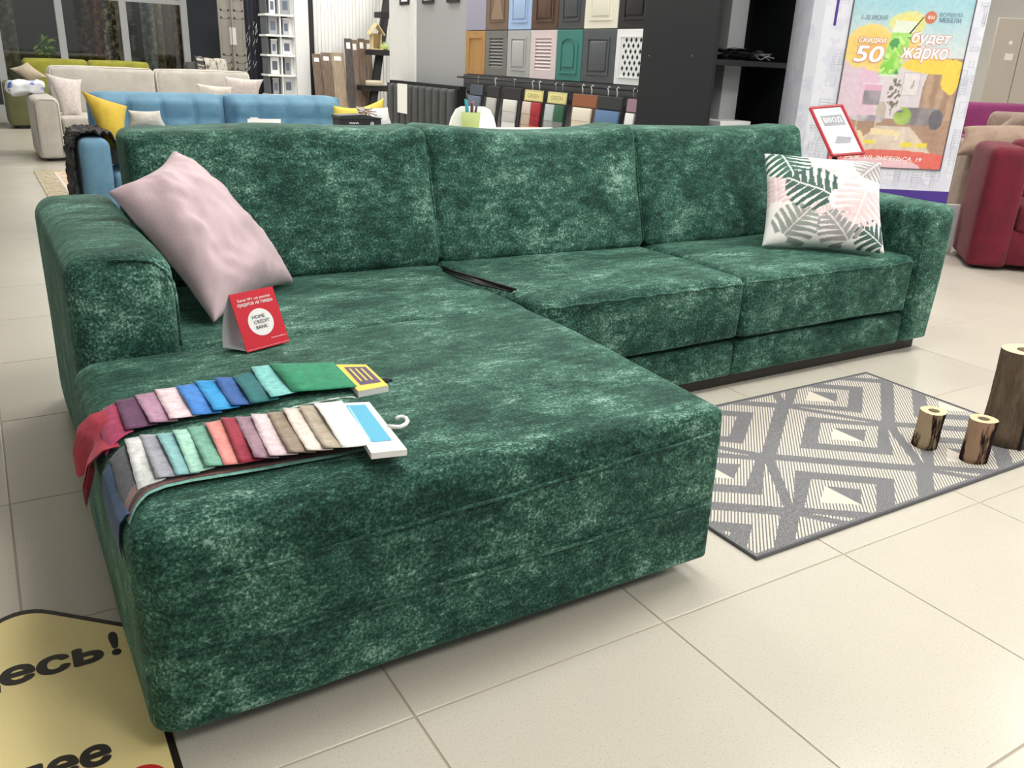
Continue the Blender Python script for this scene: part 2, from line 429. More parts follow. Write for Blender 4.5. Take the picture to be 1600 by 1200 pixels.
# black strip put in for the dark gap between the left and middle seat
sp = [at(x, y, Z=.464) for x, y in ((690, 417), (712, 425), (745, 434), (775, 443), (806, 452))]
sq = [at(x, y, Z=.452) for x, y in ((692, 423), (714, 434), (745, 443), (770, 449), (800, 456))]
part('gap_strip', join((sp+sq, [(i, i+1, 6+i, 5+i) for i in range(4)]), tube(sp, .004, 6), tube(sq, .003, 6)), M('gap_black', (18, 22, 20), .5))
# arms
def arml(p, s):
    return (p.x + .012*max(0, s.z)*s.x*0 , p.y + (.02*max(0, s.z) if s.y < 0 else 0), p.z)
al = part('armrest', soft(-.412, -.176, .93, 1.97, .05, .682, .058, (4, 12, 7), (.004, .01, .008), k=5, fn=arml, wob=.006, seed=12, rb=.012))
part('seam', tube([(-.182, .945-.003, .46+.015*i) for i in range(9)] + [(-.184, .950, .612), (-.196, .960, .642), (-.22, .966, .663), (-.26, .968, .671), (-.32, .966, .672)], .004, 6), parent=al)
def armr(p, s):
    return (p.x - .028*max(0, s.z)*(1 if s.x < 0 else .0) + .012*s.z*(s.x > 0), p.y, p.z)
ar = part('armrest', soft(2.812, 3.024, .99, 1.97, .055, .648, .05, (4, 12, 7), (.004, .008, .006), k=5, fn=armr, wob=.005, seed=13, rb=.012))
part('seam', tube([(2.822-.022*(i/12)**1.5, .984, .19+.035*i) for i in range(12)], .0035, 6), parent=ar)
part('back_frame', soft(-.16, 2.79, 1.80, 1.985, .05, .70, .04, (16, 3, 5), wob=.004, seed=14))
# back cushions lean back and slump
def backc(x0, x1, seed, dip, earl, earr, top=.90):
    def fn(p, s):
        t = (p.z-.43)/(.47)
        u = (p.x-x0)/(x1-x0)
        y = p.y + .145*t + .03*math.sin(PI*max(0, min(1, t)))*0
        z = p.z
        if s.z > 0:
            z += s.z*(-dip*math.sin(PI*u)**2 + earl*max(0, 1-u*7)**1.5 + earr*max(0, 1-(1-u)*7)**1.5)
        return (p.x, y, z)
    return part('back_cushion', soft(x0, x1, 1.555, 1.80, .435, top, .038, (16, 3, 12), (.003, .016, .006), k=5, fn=fn, wob=.008, seed=seed))
c1 = backc(-.155, .842, 21, -.004, 0, .018, .895)
c2 = backc(.845, 1.792, 22, .022, .004, .018, .903)
c3 = backc(1.795, 2.80, 23, .004, .0, .012, .905)
def lean(x, z, off=-.004): return (x, 1.555+.145*((z-.43)/.47)+off, z)
for x, p_ in ((.8435, c1), (1.7935, c2)):
    part('seam', tube([lean(x, .46+.03*i, .02) for i in range(14)], .004, 6), parent=p_)

# ================================================================ pillows on the sofa
m_pink = M('pink_velvet', (200, 176, 182), .6, var=(3, (182, 156, 166), .45, .7), bump=(150, .08), sheen=.45)
vf, _ = pillow(at(334, 505, Z=.455), at(458, 441, Y=1.46), at(270, 236, Y=1.62), at(168, 300, Y=1.40), front=.125, back=.03, n=44, pinch=.05, wr=.022, seed=4)
one('throw_pillow', vf, m_pink, 'pale pink velvet pillow slumped between the left arm and back of the green sofa', 'pillow', smooth=True)

def monstera(u, v, cx, cy, ang, size, notches=3.3):
    """signed test of a split leaf around (cx,cy): 0 outside, 1 blade, 2 vein"""
    dx, dy = (u-cx)/size, (v-cy)/size
    c, s = math.cos(ang), math.sin(ang); x, y = dx*c+dy*s, -dx*s+dy*c      # x along the midrib
    r = math.hypot(x, y); a = math.atan2(y, x)
    if r < 1e-6: return 2
    R_ = (1-.25*math.cos(a)**2*(x > 0)*0)*(.62+.38*abs(math.cos(a/2)))     # heart-like outline
    if a > 2.7 or a < -2.7: R_ *= .75
    if r > R_: return 0
    sl = abs(y) ; k = (x*1.15-.45*sl+.9)*notches
    if (k % 1) < .42*min(1, max(0, sl-.08)/.5): return 0
    if sl < .03: return 2
    if (k % 1) < .42*min(1, max(0, sl-.08)/.5)+.07: return 2
    return 1
LEAVES = [(.40, .54, 2.7, .27, 'g'), (.80, .46, -1.9, .27, 'p'), (.22, .16, .9, .23, 'm'), (.62, .13, 2.2, .22, 's'), (.16, .88, -1.3, .23, 'd'), (.53, .94, -1.7, .22, 'p'),
          (.92, .90, -2.2, .2, 's'), (.06, .50, 1.6, .19, 'p'), (.90, .10, 2.6, .19, 'g'), (.44, .30, .3, .11, 'p'), (.74, .74, .5, .12, 'p')]
PALN = {'g': ((64, 92, 84), (226, 226, 222)), 'p': ((216, 192, 194), (228, 214, 213)), 'm': ((138, 146, 140), (206, 190, 190)), 's': ((150, 146, 146), (216, 210, 208)), 'd': ((52, 96, 80), (224, 228, 224))}
def leafcol(u, v):
    c = (228, 225, 222)
    for cx, cy, a, s, k in reversed(LEAVES):
        q = monstera(u, v, cx, cy, a, s)
        if q: c = PALN[k][0] if q == 1 else PALN[k][1]
    return c
lp = (Matrix.Translation((2.505, 1.285, .630)) @ Euler((-.694, .025, -.649), 'XYZ').to_matrix().to_4x4())
crn = [lp @ Vector((a*.249, 0, b*.227)) for a, b in ((-1, -1), (1, -1), (1, 1), (-1, 1))]
crn[0].z = max(crn[0].z, .462); crn[1].z = max(crn[1].z, .462)
vf, UV = pillow(*crn, front=.085, back=.06, n=150, pinch=.035, wr=.007, seed=9, pw=.38)
m_leaf = M('leaf_print_cotton', (240, 238, 236), .8, vcol=True, bump=(260, .05))
one('throw_pillow', vf, m_leaf, 'white pillow printed with green and pink split leaves at the right arm', 'pillow', smooth=True, col=[leafcol(u, v) if not s else (224, 220, 218) for u, v, s in UV])

# ================================================================ red tent card
m_red = M('card_red', (214, 38, 56), .4); m_card = M('card_white', (222, 228, 232), .55); m_print = M('print_white', (250, 248, 246), .5); m_pgrey = M('print_grey', (70, 70, 74), .6)
fb = [Vector((-.053, .831, .458)), Vector((.064, .875, .458))]
ap = [at(357, 461, Y=.862)]; ap.append(ap[0]+(fb[1]-fb[0]))
bb = [Vector((-.097, .885, .458)), Vector((.020, .929, .458))]
card = T('tent_card', 'red folded advertising card with a white circle standing on the green chaise', 'card', tuple((fb[0]+bb[1])/2))
def slab(q, t=.0012):
    q = [Vector(p) for p in q]; n = (q[1]-q[0]).cross(q[3]-q[0]).normalized()*t
    return [*q, *[p-n for p in q]], [(0, 1, 2, 3), (7, 6, 5, 4), (0, 4, 5, 1), (1, 5, 6, 2), (2, 6, 7, 3), (3, 7, 4, 0)]
ft = P('front_panel', slab([fb[0], fb[1], ap[1], ap[0]]), m_red, card, w=True)
# the rear panel bows out a little
def rear(u, v):
    p = (bb[0]*(1-u)+bb[1]*u)*(1-v)+(ap[0]*(1-u)+ap[1]*u)*v
    return p + Vector((-.35, .9, .0))*(.012*math.sin(PI*v))
P('rear_panel', grid(4, 10, rear), m_card, card, True, w=True)
P('bottom_flap', slab([fb[0]+Vector((0, .001, .004)), fb[1]+Vector((0, .001, .004)), bb[1]+Vector((0, 0, .004)), bb[0]+Vector((0, 0, .004))]), m_card, card, w=True)
ex, ey = fb[1]-fb[0], ap[0]-fb[0]; cw, chh = ex.length, ey.length
_n = ex.cross(ey).normalized()
fm = Matrix(((ex.x/cw, ey.x/chh, _n.x, fb[0].x), (ex.y/cw, ey.y/chh, _n.y, fb[0].y), (ex.z/cw, ey.z/chh, _n.z, fb[0].z), (0, 0, 0, 1))) @ Matrix.Translation((0, 0, .0007))
def onfront(name, vf, m, lift=0.0): return P(name, xf(mv(vf, 0, 0, lift), fm), m, card, w=True)
onfront('white_disc', ([Vector((cw*.5+cw*.285*math.cos(2*PI*i/28), chh*.45+chh*.235*math.sin(2*PI*i/28), 0)) for i in range(28)], [tuple(range(28))]), m_print)
for s, a, b, c, d in (('Банк №1 на рынке', .13, .87, .83, .89), ('кредитов на товары', .10, .90, .745, .815)):
    onfront('lettering', fit_text(s, cw*a, cw*b, chh*c, chh*d, .012), m_print, .0002)
for s, a, b, c, d in (('HOME', .33, .62, .52, .58), ('CREDIT', .34, .70, .43, .49), ('BANK', .36, .62, .34, .40)):
    onfront('lettering', fit_text(s, cw*a, cw*b, chh*c, chh*d, .004), m_pgrey, .0004)
onfront('lettering', fit_text('homecredit.ru', cw*.62, cw*.96, chh*.135, chh*.16), m_print, .0002)

# ================================================================ fabric swatch hangers on the chaise
def cloth(rgb, nm): return M('swatch_'+nm, rgb, .8, var=(60, tuple(min(255, int(c*1.18+8)) for c in rgb), .35, .7), bump=(180, .12), sheen=.3)
EDGE = -.415
def topz(x, y):      # height of the chaise surface
    if x > -.372: return .4585
    return .4585 - (.055-math.sqrt(max(0, .055**2-min(.055, (-.372-x))**2)))
def swatch(parent, fl, nl, fr, nr, z, m, name='swatch', bulge=.004):
    """one cloth sample: far-left, near-left, far-right, near-right picture points on the chaise top"""
    q = [at(*p, Z=.4585+z) for p in (fl, nl, fr, nr)]
    def f(u, v):
        a = q[0]*(1-v)+q[1]*v; b = q[2]*(1-v)+q[3]*v
        p = a*(1-u)+b*u
        lift = z + bulge*(1-u)**2 + .003*math.sin(v*5+fl[0])*(1-u)
        sc = .0006*math.sin(v*60) if u < .02 else 0
        return Vector((p.x+sc, p.y, topz(p.x, p.y)+.002+lift))
    t = grid(5, 14, f); bt = grid(5, 14, lambda u, v: f(u, v)-Vector((0, 0, .0016)))
    n = len(t[0]); nu, nv = 5, 14
    ring = [i for i in range(nu+1)] + [(j)*(nu+1)+nu for j in range(1, nv+1)] + [nv*(nu+1)+i for i in range(nu-1, -1, -1)] + [j*(nu+1) for j in range(nv-1, 0, -1)]
    V = t[0]+bt[0]; Fc = t[1]+[tuple(i+n for i in reversed(g)) for g in bt[1]] + [(ring[k], ring[(k+1) % len(ring)], ring[(k+1) % len(ring)]+n, ring[k]+n) for k in range(len(ring))]
    return P(name, (V, Fc), m, parent, True, w=True)
HA = T('swatch_hanger', 'velvet swatch hanger with a yellow and purple header, the one nearer the pink pillow', 'fabric swatches', tuple(at(330, 625, Z=.459)), 0, 'fabric swatch hangers')
A = [((420, 570), (456, 614), (20, 120, 84), 'emerald'), ((392, 578), (424, 626), (112, 178, 176), 'aqua'), ((363, 590), (392, 633), (10, 92, 96), 'deep_teal'), ((335, 595), (363, 638), (38, 84, 148), 'navy_blue'),
     ((305, 598), (335, 647), (30, 136, 196), 'cyan_blue'), ((275, 605), (302, 651), (52, 118, 192), 'royal_blue'), ((242, 612), (266, 660), (214, 188, 194), 'blush'), ((211, 620), (235, 665), (164, 124, 148), 'mauve'),
     ((180, 628), (197, 676), (84, 46, 78), 'plum'), ((149, 640), (163, 697), (156, 46, 84), 'raspberry')]
ends = ((523, 568), (560, 607))
for k, (fl, nl, c, nm) in enumerate(A):
    fr, nr = (A[k-1][0], A[k-1][1]) if k else ends
    ov = 12 if k else -2
    swatch(HA, fl, nl, (fr[0]+ov, fr[1]-1), (nr[0]+ov, nr[1]-2), .0175-.0016*k, cloth(c, nm))
def drape(parent, name, far, near, m, path, jag=0, thick=.0018, lim=-.395):
    """the last sample, sticking out over the left edge of the chaise; path = (out, down) steps from its root"""
    a0, b0 = at(*far, Z=.4585), at(*near, Z=.4585)
    a0.x = max(a0.x, lim); b0.x = max(b0.x, lim)
    def f(u, v):
        p = a0*(1-v)+b0*v
        q = u*(len(path)-1); i = min(len(path)-2, int(q)); t = q-i
        dx, dz = path[i][0]*(1-t)+path[i+1][0]*t, path[i][1]*(1-t)+path[i+1][1]*t
        k = 1+jag*.25*math.sin(v*7+1)
        x = p.x-dx*k; z = topz(p.x, p.y)+.004-dz*k
        return Vector((x, p.y-.16*dz*k+.004*math.sin(u*5), z+.003*math.sin(v*6+u*3)))
    g = grid(16, 12, f); return P(name, join(g, mv(g, thick, 0, -thick)), m, parent, True, w=True)
drape(HA, 'swatch', (152, 642), (163, 699), cloth((150, 26, 50), 'crimson'), [(0, 0), (.022, .006), (.044, .024), (.055, .055), (.055, .088)], 1)
hd = [at(x, y, Z=.476) for x, y in ((522, 570), (572, 570), (607, 603), (560, 612))]
m_yel = M('header_yellow', (236, 200, 60), .45); m_pur = M('header_purple', (74, 46, 92), .5)
hc = P('header_card', slab([hd[0], hd[1], hd[2], hd[3]][::-1], .016), [m_print], HA, w=True)
hm = frame(hd[0], hd[1]-hd[0], hd[3]-hd[0])
def inq(q, pts, lift, base):
    """points (u,v) of a quad lifted from its plane"""
    n = Vector((0, 0, 1))
    return [(base[0]*(1-u)*(1-v)+base[1]*u*(1-v)+base[2]*u*v+base[3]*(1-u)*v)+n*lift for u, v in pts]
P('header_print', (inq(hd, [(.0, 0), (1, 0), (1, 1), (0, 1)], .0008, hd), [(0, 1, 2, 3)]), m_yel, hc, w=True)
P('header_print', (inq(hd, [(.22, .12), (.9, .12), (.9, .82), (.22, .82)], .0014, hd), [(0, 1, 2, 3)]), m_pur, hc, w=True)
for u in (.32, .5, .68):
    P('header_print', (inq(hd, [(u, .2), (u+.06, .2), (u+.06, .7), (u, .7)], .002, hd), [(0, 1, 2, 3)]), m_yel, hc, w=True)
rp = at(604, 596, Z=.47)
P('hook', tube([rp+Vector((.012*math.cos(a), .010*math.sin(a), .001*a)) for a in [i*.35 for i in range(15)]], .003, 6), m_blk, HA, True, w=True)
# clear film sleeves between the two hangers
m_film = M('clear_film', (214, 220, 218), .25, spec=.8)
fp = [at(x, y, Z=.462) for x, y in ((440, 642), (470, 634), (500, 628), (530, 622), (556, 622))]
P('film_edge', join(*[tube([fp[i], (fp[i]+fp[i+1])/2+Vector((.004, -.012, .006)), fp[i+1]], .0022, 5) for i in range(4)]), m_film, HA, True, w=True)

HB = T('swatch_hanger', 'fabric swatch hanger with a white and turquoise header and white hook, nearer the chaise front', 'fabric swatches', tuple(at(390, 690, Z=.459)), 0, 'fabric swatch hangers')
B = [((490, 634), (535, 701), (240, 238, 234), 'white'), ((467, 640), (507, 705), (160, 148, 132), 'taupe'), ((442, 643), (480, 709), (210, 198, 188), 'cream'), ((418, 648), (452, 712), (134, 120, 104), 'walnut'),
     ((392, 652), (422, 718), (206, 184, 190), 'pale_rose'), ((368, 654), (398, 720), (142, 112, 126), 'dusk'), ((345, 655), (374, 725), (136, 26, 50), 'wine'), ((320, 664), (350, 728), (212, 130, 124), 'coral'),
     ((293, 670), (322, 733), (104, 156, 136), 'sage'), ((270, 676), (298, 741), (150, 196, 178), 'mint'), ((244, 680), (275, 744), (118, 166, 170), 'sea'), ((218, 681), (245, 751), (142, 144, 154), 'silver_lilac'),
     ((195, 690), (215, 764), (190, 192, 192), 'light_grey'), ((170, 707), (190, 782), (78, 80, 86), 'charcoal')]
endsB = ((536, 628), (584, 697))
for k, (fl, nl, c, nm) in enumerate(B):
    fr, nr = (B[k-1][0], B[k-1][1]) if k else endsB
    swatch(HB, fl, nl, (fr[0]+(14 if k else -2), fr[1]-1), (nr[0]+(14 if k else -2), nr[1]-2), .0255-.0017*k, cloth(c, nm))
drape(HB, 'swatch', (160, 716), (178, 796), cloth((36, 66, 98), 'denim'), [(0, 0), (.008, .004), (.020, .018), (.025, .045), (.025, .075)], 0, lim=-.411)
# stacked long under-swatches and the grey-green backing cloth showing along the near side
bk = [(584, 704), (530, 716), (470, 727), (410, 738), (350, 748), (300, 756), (260, 765), (232, 776), (212, 789), (200, 802)]
for k, (c, nm) in enumerate((((100, 150, 140), 'backing_green'), ((92, 62, 60), 'brown_edge'), ((58, 48, 48), 'dark_edge'), ((120, 96, 92), 'rust_edge'))):
    e = [at(x-4*k*.4, y-4.2*k-1, Z=.4585) for x, y in bk]
    g = [at(x-10, y-22-k, Z=.4585) for x, y in bk]
    def f(u, v, e=e, g=g, k=k):
        i = min(8, int(u*9)); t = u*9-i
        a = e[i]*(1-t)+e[i+1]*t; b = g[i]*(1-t)+g[i+1]*t
        p = a*(1-v)+b*v
        return Vector((p.x, p.y+.0009*math.sin(u*330)*(1-v), topz(p.x, p.y)+.0030+.0011*k))
    P('backing_strip', grid(110, 2, f), cloth(c, nm), HB, True, w=True)
hb = [at(x, y, Z=.484) for x, y in ((533, 630), (577, 628), (636, 702), (580, 708))]
hc = P('header_card', slab(hb[::-1], .012), m_print, HB, w=True)
m_cy = M('header_turquoise', (40, 166, 204), .4)
P('header_print', (inq(hb, [(.1, .06), (.78, .06), (.78, .82), (.1, .82)], .0008, hb), [(0, 1, 2, 3)]), m_cy, hc, w=True)
P('header_print', (inq(hb, [(.14, .1), (.2, .1), (.2, .78), (.14, .78)], .0014, hb), [(0, 1, 2, 3)]), M('header_ice', (150, 214, 232), .4), hc, w=True)
hk = [at(x, y, Z=.484) for x, y in ((606, 666), (616, 667), (626, 667), (634, 663), (637, 658), (634, 653), (626, 651), (619, 654))]
P('hook', tube(hk, .0042, 8), m_print, HB, True, w=True)

# ================================================================ rug, logs, floor sign
RX0, RX1, RY0, RY1 = .975, 2.452, .085, .885
def rugcls(x, y):
    """0 grey, 1 striped, 2 cream"""
    if x < RX0+.012 or x > RX1-.012 or y < RY0+.014 or y > RY1-.012: return 0
    for j in range(-2, 4):
        yc = .492+.285*j; even = j % 2 == 0
        xc0 = 1.84 if even else 1.455
        Lh, Rh = (.385, .215) if even else (.22, .38)
        for k in range(-3, 4):
            dx = x-(xc0+.6*k); dy = abs(y-yc)/.285
            s = dy + (-dx/Lh if dx < 0 else dx/Rh)
            if s <= 1:
                short = (dx > 0) == even
                if s > .90: return 0
                xr = abs(dx)/(Lh if dx < 0 else Rh)
                def inside(a0, a1): return dy/a0 + xr/(a1 if short else a0) < 1
                if inside(.22, .44): return 2 if dx < 0 else 0
                if inside(.62, .95) and not inside(.40, .74): return 0
                return 1
    return 0
def rug_mat():
    m = bpy.data.materials.new('woven_rug'); m.use_nodes = True
    nt = m.node_tree; b = nt.nodes['Principled BSDF']; N = nt.nodes.new; K = nt.links.new
    def math_(op, a, b2=None):
        q = N('ShaderNodeMath'); q.operation = op
        for i, v in enumerate((a, b2)):
            if v is None: continue
            if isinstance(v, (int, float)): q.inputs[i].default_value = v
            else: K(v, q.inputs[i])
        return q.outputs[0]
    tc = N('ShaderNodeTexCoord'); sp = N('ShaderNodeSeparateXYZ'); K(tc.outputs['Object'], sp.inputs[0])
    st = math_('FRACT', math_('DIVIDE', math_('SUBTRACT', sp.outputs[0], sp.outputs[1]), .0128))
    cream = math_('LESS_THAN', st, .56)
    a = N('ShaderNodeVertexColor'); a.layer_name = 'print'; sc = N('ShaderNodeSeparateColor'); K(a.outputs[0], sc.inputs[0])
    striped = math_('GREATER_THAN', sc.outputs[0], .5); solid = math_('GREATER_THAN', sc.outputs[1], .5)
    f = math_('MAXIMUM', math_('MULTIPLY', cream, striped), solid)
    wv = N('ShaderNodeTexNoise'); wv.inputs['Scale'].default_value = 420; wv.inputs['Detail'].default_value = 1; K(tc.outputs['Object'], wv.inputs[0])
    g = N('ShaderNodeValToRGB'); K(wv.outputs[0], g.inputs[0]); g.color_ramp.elements[0].position = .38; g.color_ramp.elements[1].position = .62
    g.color_ramp.elements[0].color = L4((94, 94, 98)); g.color_ramp.elements[1].color = L4((146, 146, 148))
    mx = N('ShaderNodeMixRGB'); K(f, mx.inputs[0]); K(g.outputs[0], mx.inputs[1]); mx.inputs[2].default_value = L4((214, 206, 194))
    K(mx.outputs[0], b.inputs['Base Color']); b.inputs['Roughness'].default_value = .9; b.inputs['Specular IOR Level'].default_value = .1
    bp = N('ShaderNodeBump'); bp.inputs['Strength'].default_value = .5; bp.inputs['Distance'].default_value = .002; K(wv.outputs[0], bp.inputs['Height']); K(bp.outputs[0], b.inputs['Normal'])
    return m
NXR, NYR = 370, 200
rug = T('area_rug', 'grey and cream woven rug with diamond pattern lying before the green sofa', 'rug', ((RX0+RX1)/2, (RY0+RY1)/2, 0))
rv = grid(NXR, NYR, lambda u, v: (RX0+(RX1-RX0)*u+.01*(1-v)*(1-u)*0, RY0+(RY1-RY0)*v, .0075+.0006*math.sin(u*9)*math.sin(v*7)))
cols = []
for p in rv[0]:
    k = rugcls(p.x, p.y); cols.append(((0, 0, 0), (255, 0, 0), (0, 255, 0))[k])
P('pile', rv, rug_mat(), rug, w=True, col=cols)
m_rug_edge = M('rug_binding', (92, 92, 96), .9, bump=(300, .4))
P('binding', tube([(RX0, RY0, .005), (RX1, RY0, .005), (RX1, RY1, .005), (RX0, RY1, .005)], .0055, 6, True), m_rug_edge, rug, w=True)

def bark_mat(name, light, dark, sc):
    m = M(name, light, 1.0, var=(sc, dark, .46, .53), bump=(60, .8), stretch=(11, 11, 2.4), spec=.05); return m
m_b1 = bark_mat('bark_patchy', (198, 174, 142), (48, 36, 34), 1.5); m_b2 = bark_mat('bark_dark', (190, 156, 128), (50, 38, 42), 1.7); m_b3 = M('bark_grey', (132, 116, 98), 1.0, spec=.05, var=(2.2, (96, 82, 68), .35, .6), bump=(30, .9), stretch=(9, 9, 2.5))
m_cut = M('cut_wood', (216, 202, 164), .8, var=(40, (196, 172, 128), .5, .75))
m_hole = M('wood_hole', (104, 86, 66), .8)
def log(label, x, y, r, h, m, seed, lx=0, ly=0):
    t = T('log_stump', label, 'log', (x, y, .008), 0, 'cut log candle holders')
    def wob(a, v): return 1+.05*math.sin(2*a+seed)+.035*math.sin(3*a+seed*2)+.03*noise.noise(Vector((math.cos(a)*1.5+seed, math.sin(a)*1.5, v*4)))
    prof = [(r*1.02, 0)] + [(r*(1.0+.02*math.sin(i)), h*i/8) for i in range(1, 9)]
    V, Fc = lathe(prof, 30, 0, 0, wob); V = [v+Vector((lx*v.z/h, ly*v.z/h, 0)) for v in V]
    P('bark', (V, Fc[:-1]), m, t, True)
    top = [v for v in V if abs(v.z-h) < 1e-4]
    c = Vector((lx, ly, 0)); ins = [Vector((lx+(p.x-lx)*.42, ly+(p.y-ly)*.42, h)) for p in top]; n = len(top)
    P('cut_face', (top+ins, [(i, (i+1) % n, n+(i+1) % n, n+i) for i in range(n)]), m_cut, t)
    hole = lathe([(r*.43, h), (r*.40, h-.012), (r*.38, h-.03), (.001, h-.03)], 24, lx, ly)
    P('candle_hole', hole, m_hole, t, True)
    return t
log('short log with patchy pale bark, leftmost of the three on the rug', 2.005, .318, .041, .123, m_b1, 1.0, .008, 0)
log('short log with dark striped bark, middle of the three on the rug', 2.048, .176, .040, .142, m_b2, 2.3, .004, 0)
t3 = log('tall thick grey log, the tallest of the three on the rug', 2.290, .215, .072, .325, m_b3, 3.1, 0, 0)
P('crack', tube([(-.028, -.0705, .0), (-.030, -.070, .1), (-.028, -.0705, .2), (-.026, -.071, .31)], .005, 5), m_blk, t3, True)

# yellow arrow-shaped floor sign
m_sy = M('sign_yellow', (250, 232, 166), .35, var=(4, (244, 224, 154), .4, .7)); m_sk = M('sign_black', (40, 32, 28), .4)
def arrow(d):
    x0, x1, ysh, yap, xa = -.815+d, -.393-d, .512-d*.45, .705-d*1.35, -.604
    pts = [(x0, -.55), (x1, -.55), (x1, ysh)]
    R_ = .06
    a, b = Vector((x1, ysh)), Vector((xa, yap)); c = Vector((x0, ysh))
    for i in range(9):
        t = i/8; p0 = b+(a-b).normalized()*.075; p2 = b+(c-b).normalized()*.075
        q = p0*(1-t)**2+b*2*t*(1-t)+p2*t*t; pts.append((q.x, q.y))
    return pts + [(x0, ysh)]
sign = T('floor_sign', 'yellow arrow-shaped floor sticker with black lettering beside the chaise', 'floor sign', (-.604, .2, 0))
P('border', prism(arrow(0), .0008, off=.0002), m_sk, sign, w=True)
P('panel', prism(arrow(.0125), .0011, off=.0002), m_sy, sign, w=True)
def flat(name, s, x0, x1, y0, y1, m, bold=.02):
    V, Fc = fit_text(s, x0, x1, y0, y1, bold); P(name, ([v+Vector((0, 0, .0016)) for v in V], Fc), m, sign, w=True)
flat('lettering', 'здесь', -.768, -.468, .416, .491, m_sk, .045)
flat('lettering', '!', -.455, -.437, .433, .516, m_sk, .045)
flat('lettering', 'далее', -.745, -.491, .134, .2, m_sk, .045)
P('lettering', ([Vector((-.455+r*math.cos(2*PI*i/28), .072+r*1.1*math.sin(2*PI*i/28), .0016)) for r in (.038, .02) for i in range(28)], [(i, (i+1) % 28, 28+(i+1) % 28, 28+i) for i in range(28)]), M('sign_red', (206, 40, 40), .4), sign, w=True)

# ================================================================ sofas behind
def fab(name, rgb, rgb2=None, sc=8, sheen=.3): return M(name, rgb, .85, var=(sc, rgb2 or tuple(int(c*.9) for c in rgb), .4, .65), bump=(140, .15), sheen=sheen)
def couch(name, label, loc, rz, w, d, seat_h, arm_h, arm_w, back_h, mat, n=2, back_t=.2, piping=None, feet=.06, r=.05, tuft=0, back_m=None, lean_=.08, group=None, arms=(1, 1), cush=True):
    t = T(name, label, 'sofa', loc, rz, group)
    fm_ = M('dark_foot', (30, 28, 27), .5)
    P('base', soft(0 if not arms[0] else arm_w*.5, w if not arms[1] else w-arm_w*.5, .04, d-.02, feet, seat_h-.16, .02, (4, 3, 2)), mat, t, True)
    for k, x in ((0, 0), (1, w-arm_w)):
        if not arms[k]: continue
        a = P('armrest', soft(x, x+arm_w, 0, d-.05, feet-.02, arm_h, r, (2, 5, 4), (.006, .006, .006), k=4, rb=.02), mat, t, True)
        if piping:
            P('piping', tube([(x+arm_w/2+(arm_w/2-.012)*math.cos(q)*(1 if abs(math.cos(q)) < .99 else 1), -.002, 0) for q in ()] + [(x+.012, .004, feet+.02), (x+.012, .004, arm_h-.06), (x+.05, .004, arm_h-.014), (x+arm_w-.05, .004, arm_h-.014), (x+arm_w-.012, .004, arm_h-.06), (x+arm_w-.012, .004, feet+.02)], .007, 6), piping, a, True)
    x0, x1 = (arm_w if arms[0] else 0), (w-arm_w if arms[1] else w)
    sw = (x1-x0)/n
    for k in range(n):
        P('seat_cushion', soft(x0+sw*k+.004, x0+sw*(k+1)-.004, .015, d-back_t, seat_h-.17, seat_h, .035, (5, 4, 3), (0, .006, .012), k=3, wob=.004, seed=k), mat, t, True)
    bm_ = back_m or mat
    P('back_frame', soft(x0-.01 if arms[0] else .01, x1+.01 if arms[1] else w-.01, d-.12, d, feet, back_h-.03, .04, (6, 2, 4), k=3), mat, t, True)
    if cush:
        for k in range(n):
            xa, xb = x0+sw*k+.004, x0+sw*(k+1)-.004
            if tuft:
                nu = tuft
                def f(u, v, xa=xa, xb=xb):
                    s = abs(math.sin(PI*u*nu))**.45; q = abs(math.sin(PI*min(1, v*3 % 1 if v < 1 else 0)))**.45 if v < .999 else 0
                    e = min(1, min(u, 1-u)*14)*min(1, min(v, 1-v)*9)
                    return Vector((xa+(xb-xa)*u, d-back_t-.012+lean_*v-.052*s*(.35+.65*q)*e-.0+.06*(1-e), seat_h-.05+(back_h-seat_h+.05)*v-.012*(1-min(1, min(u, 1-u)*14))))
                g1 = grid(nu*12, 26, f); g2 = grid(nu*12, 26, lambda u, v: Vector((xa+(xb-xa)*u, d-.05+lean_*v, seat_h-.05+(back_h-seat_h+.05)*v-.012*(1-min(1, min(u, 1-u)*14)))))
                nn = nu*12+1; m_ = 27; ring = [i for i in range(nn)] + [j*nn+nn-1 for j in range(1, m_)] + [(m_-1)*nn+i for i in range(nn-2, -1, -1)] + [j*nn for j in range(m_-2, 0, -1)]
                N0 = len(g1[0]); V = g1[0]+g2[0]; Fc = g1[1]+[tuple(i+N0 for i in reversed(q)) for q in g2[1]]+[(ring[i], ring[(i+1) % len(ring)], ring[(i+1) % len(ring)]+N0, ring[i]+N0) for i in range(len(ring))]
                P('back_cushion', (V, Fc), bm_, t, True)
            else:
                bc = P('back_cushion', soft(xa, xb, d-back_t-.02, d-.02, seat_h-.03, back_h, .05, (6, 2, 5), (.004, .02, .008), k=4, wob=.006, seed=k+int(w*10), fn=lambda p, s: (p.x, p.y+lean_*(p.z-seat_h)/(back_h-seat_h), p.z)), bm_, t, True)
                if piping:
                    yy = d-back_t-.02+lean_
                    P('piping', tube([(xa+.012, yy-.05, seat_h+.1), (xa+.014, yy+.004, back_h-.05), (xa+.05, yy+.02, back_h-.006), (xb-.05, yy+.02, back_h-.006), (xb-.014, yy+.004, back_h-.05), (xb-.012, yy-.05, seat_h+.1)], .007, 6), piping, bc, True)
    for x in (.08, w-.08):
        for y in (.1, d-.1): P('foot', lathe([(.018, 0), (.022, feet+.02)], 10, x, y), fm_, t)
    return t
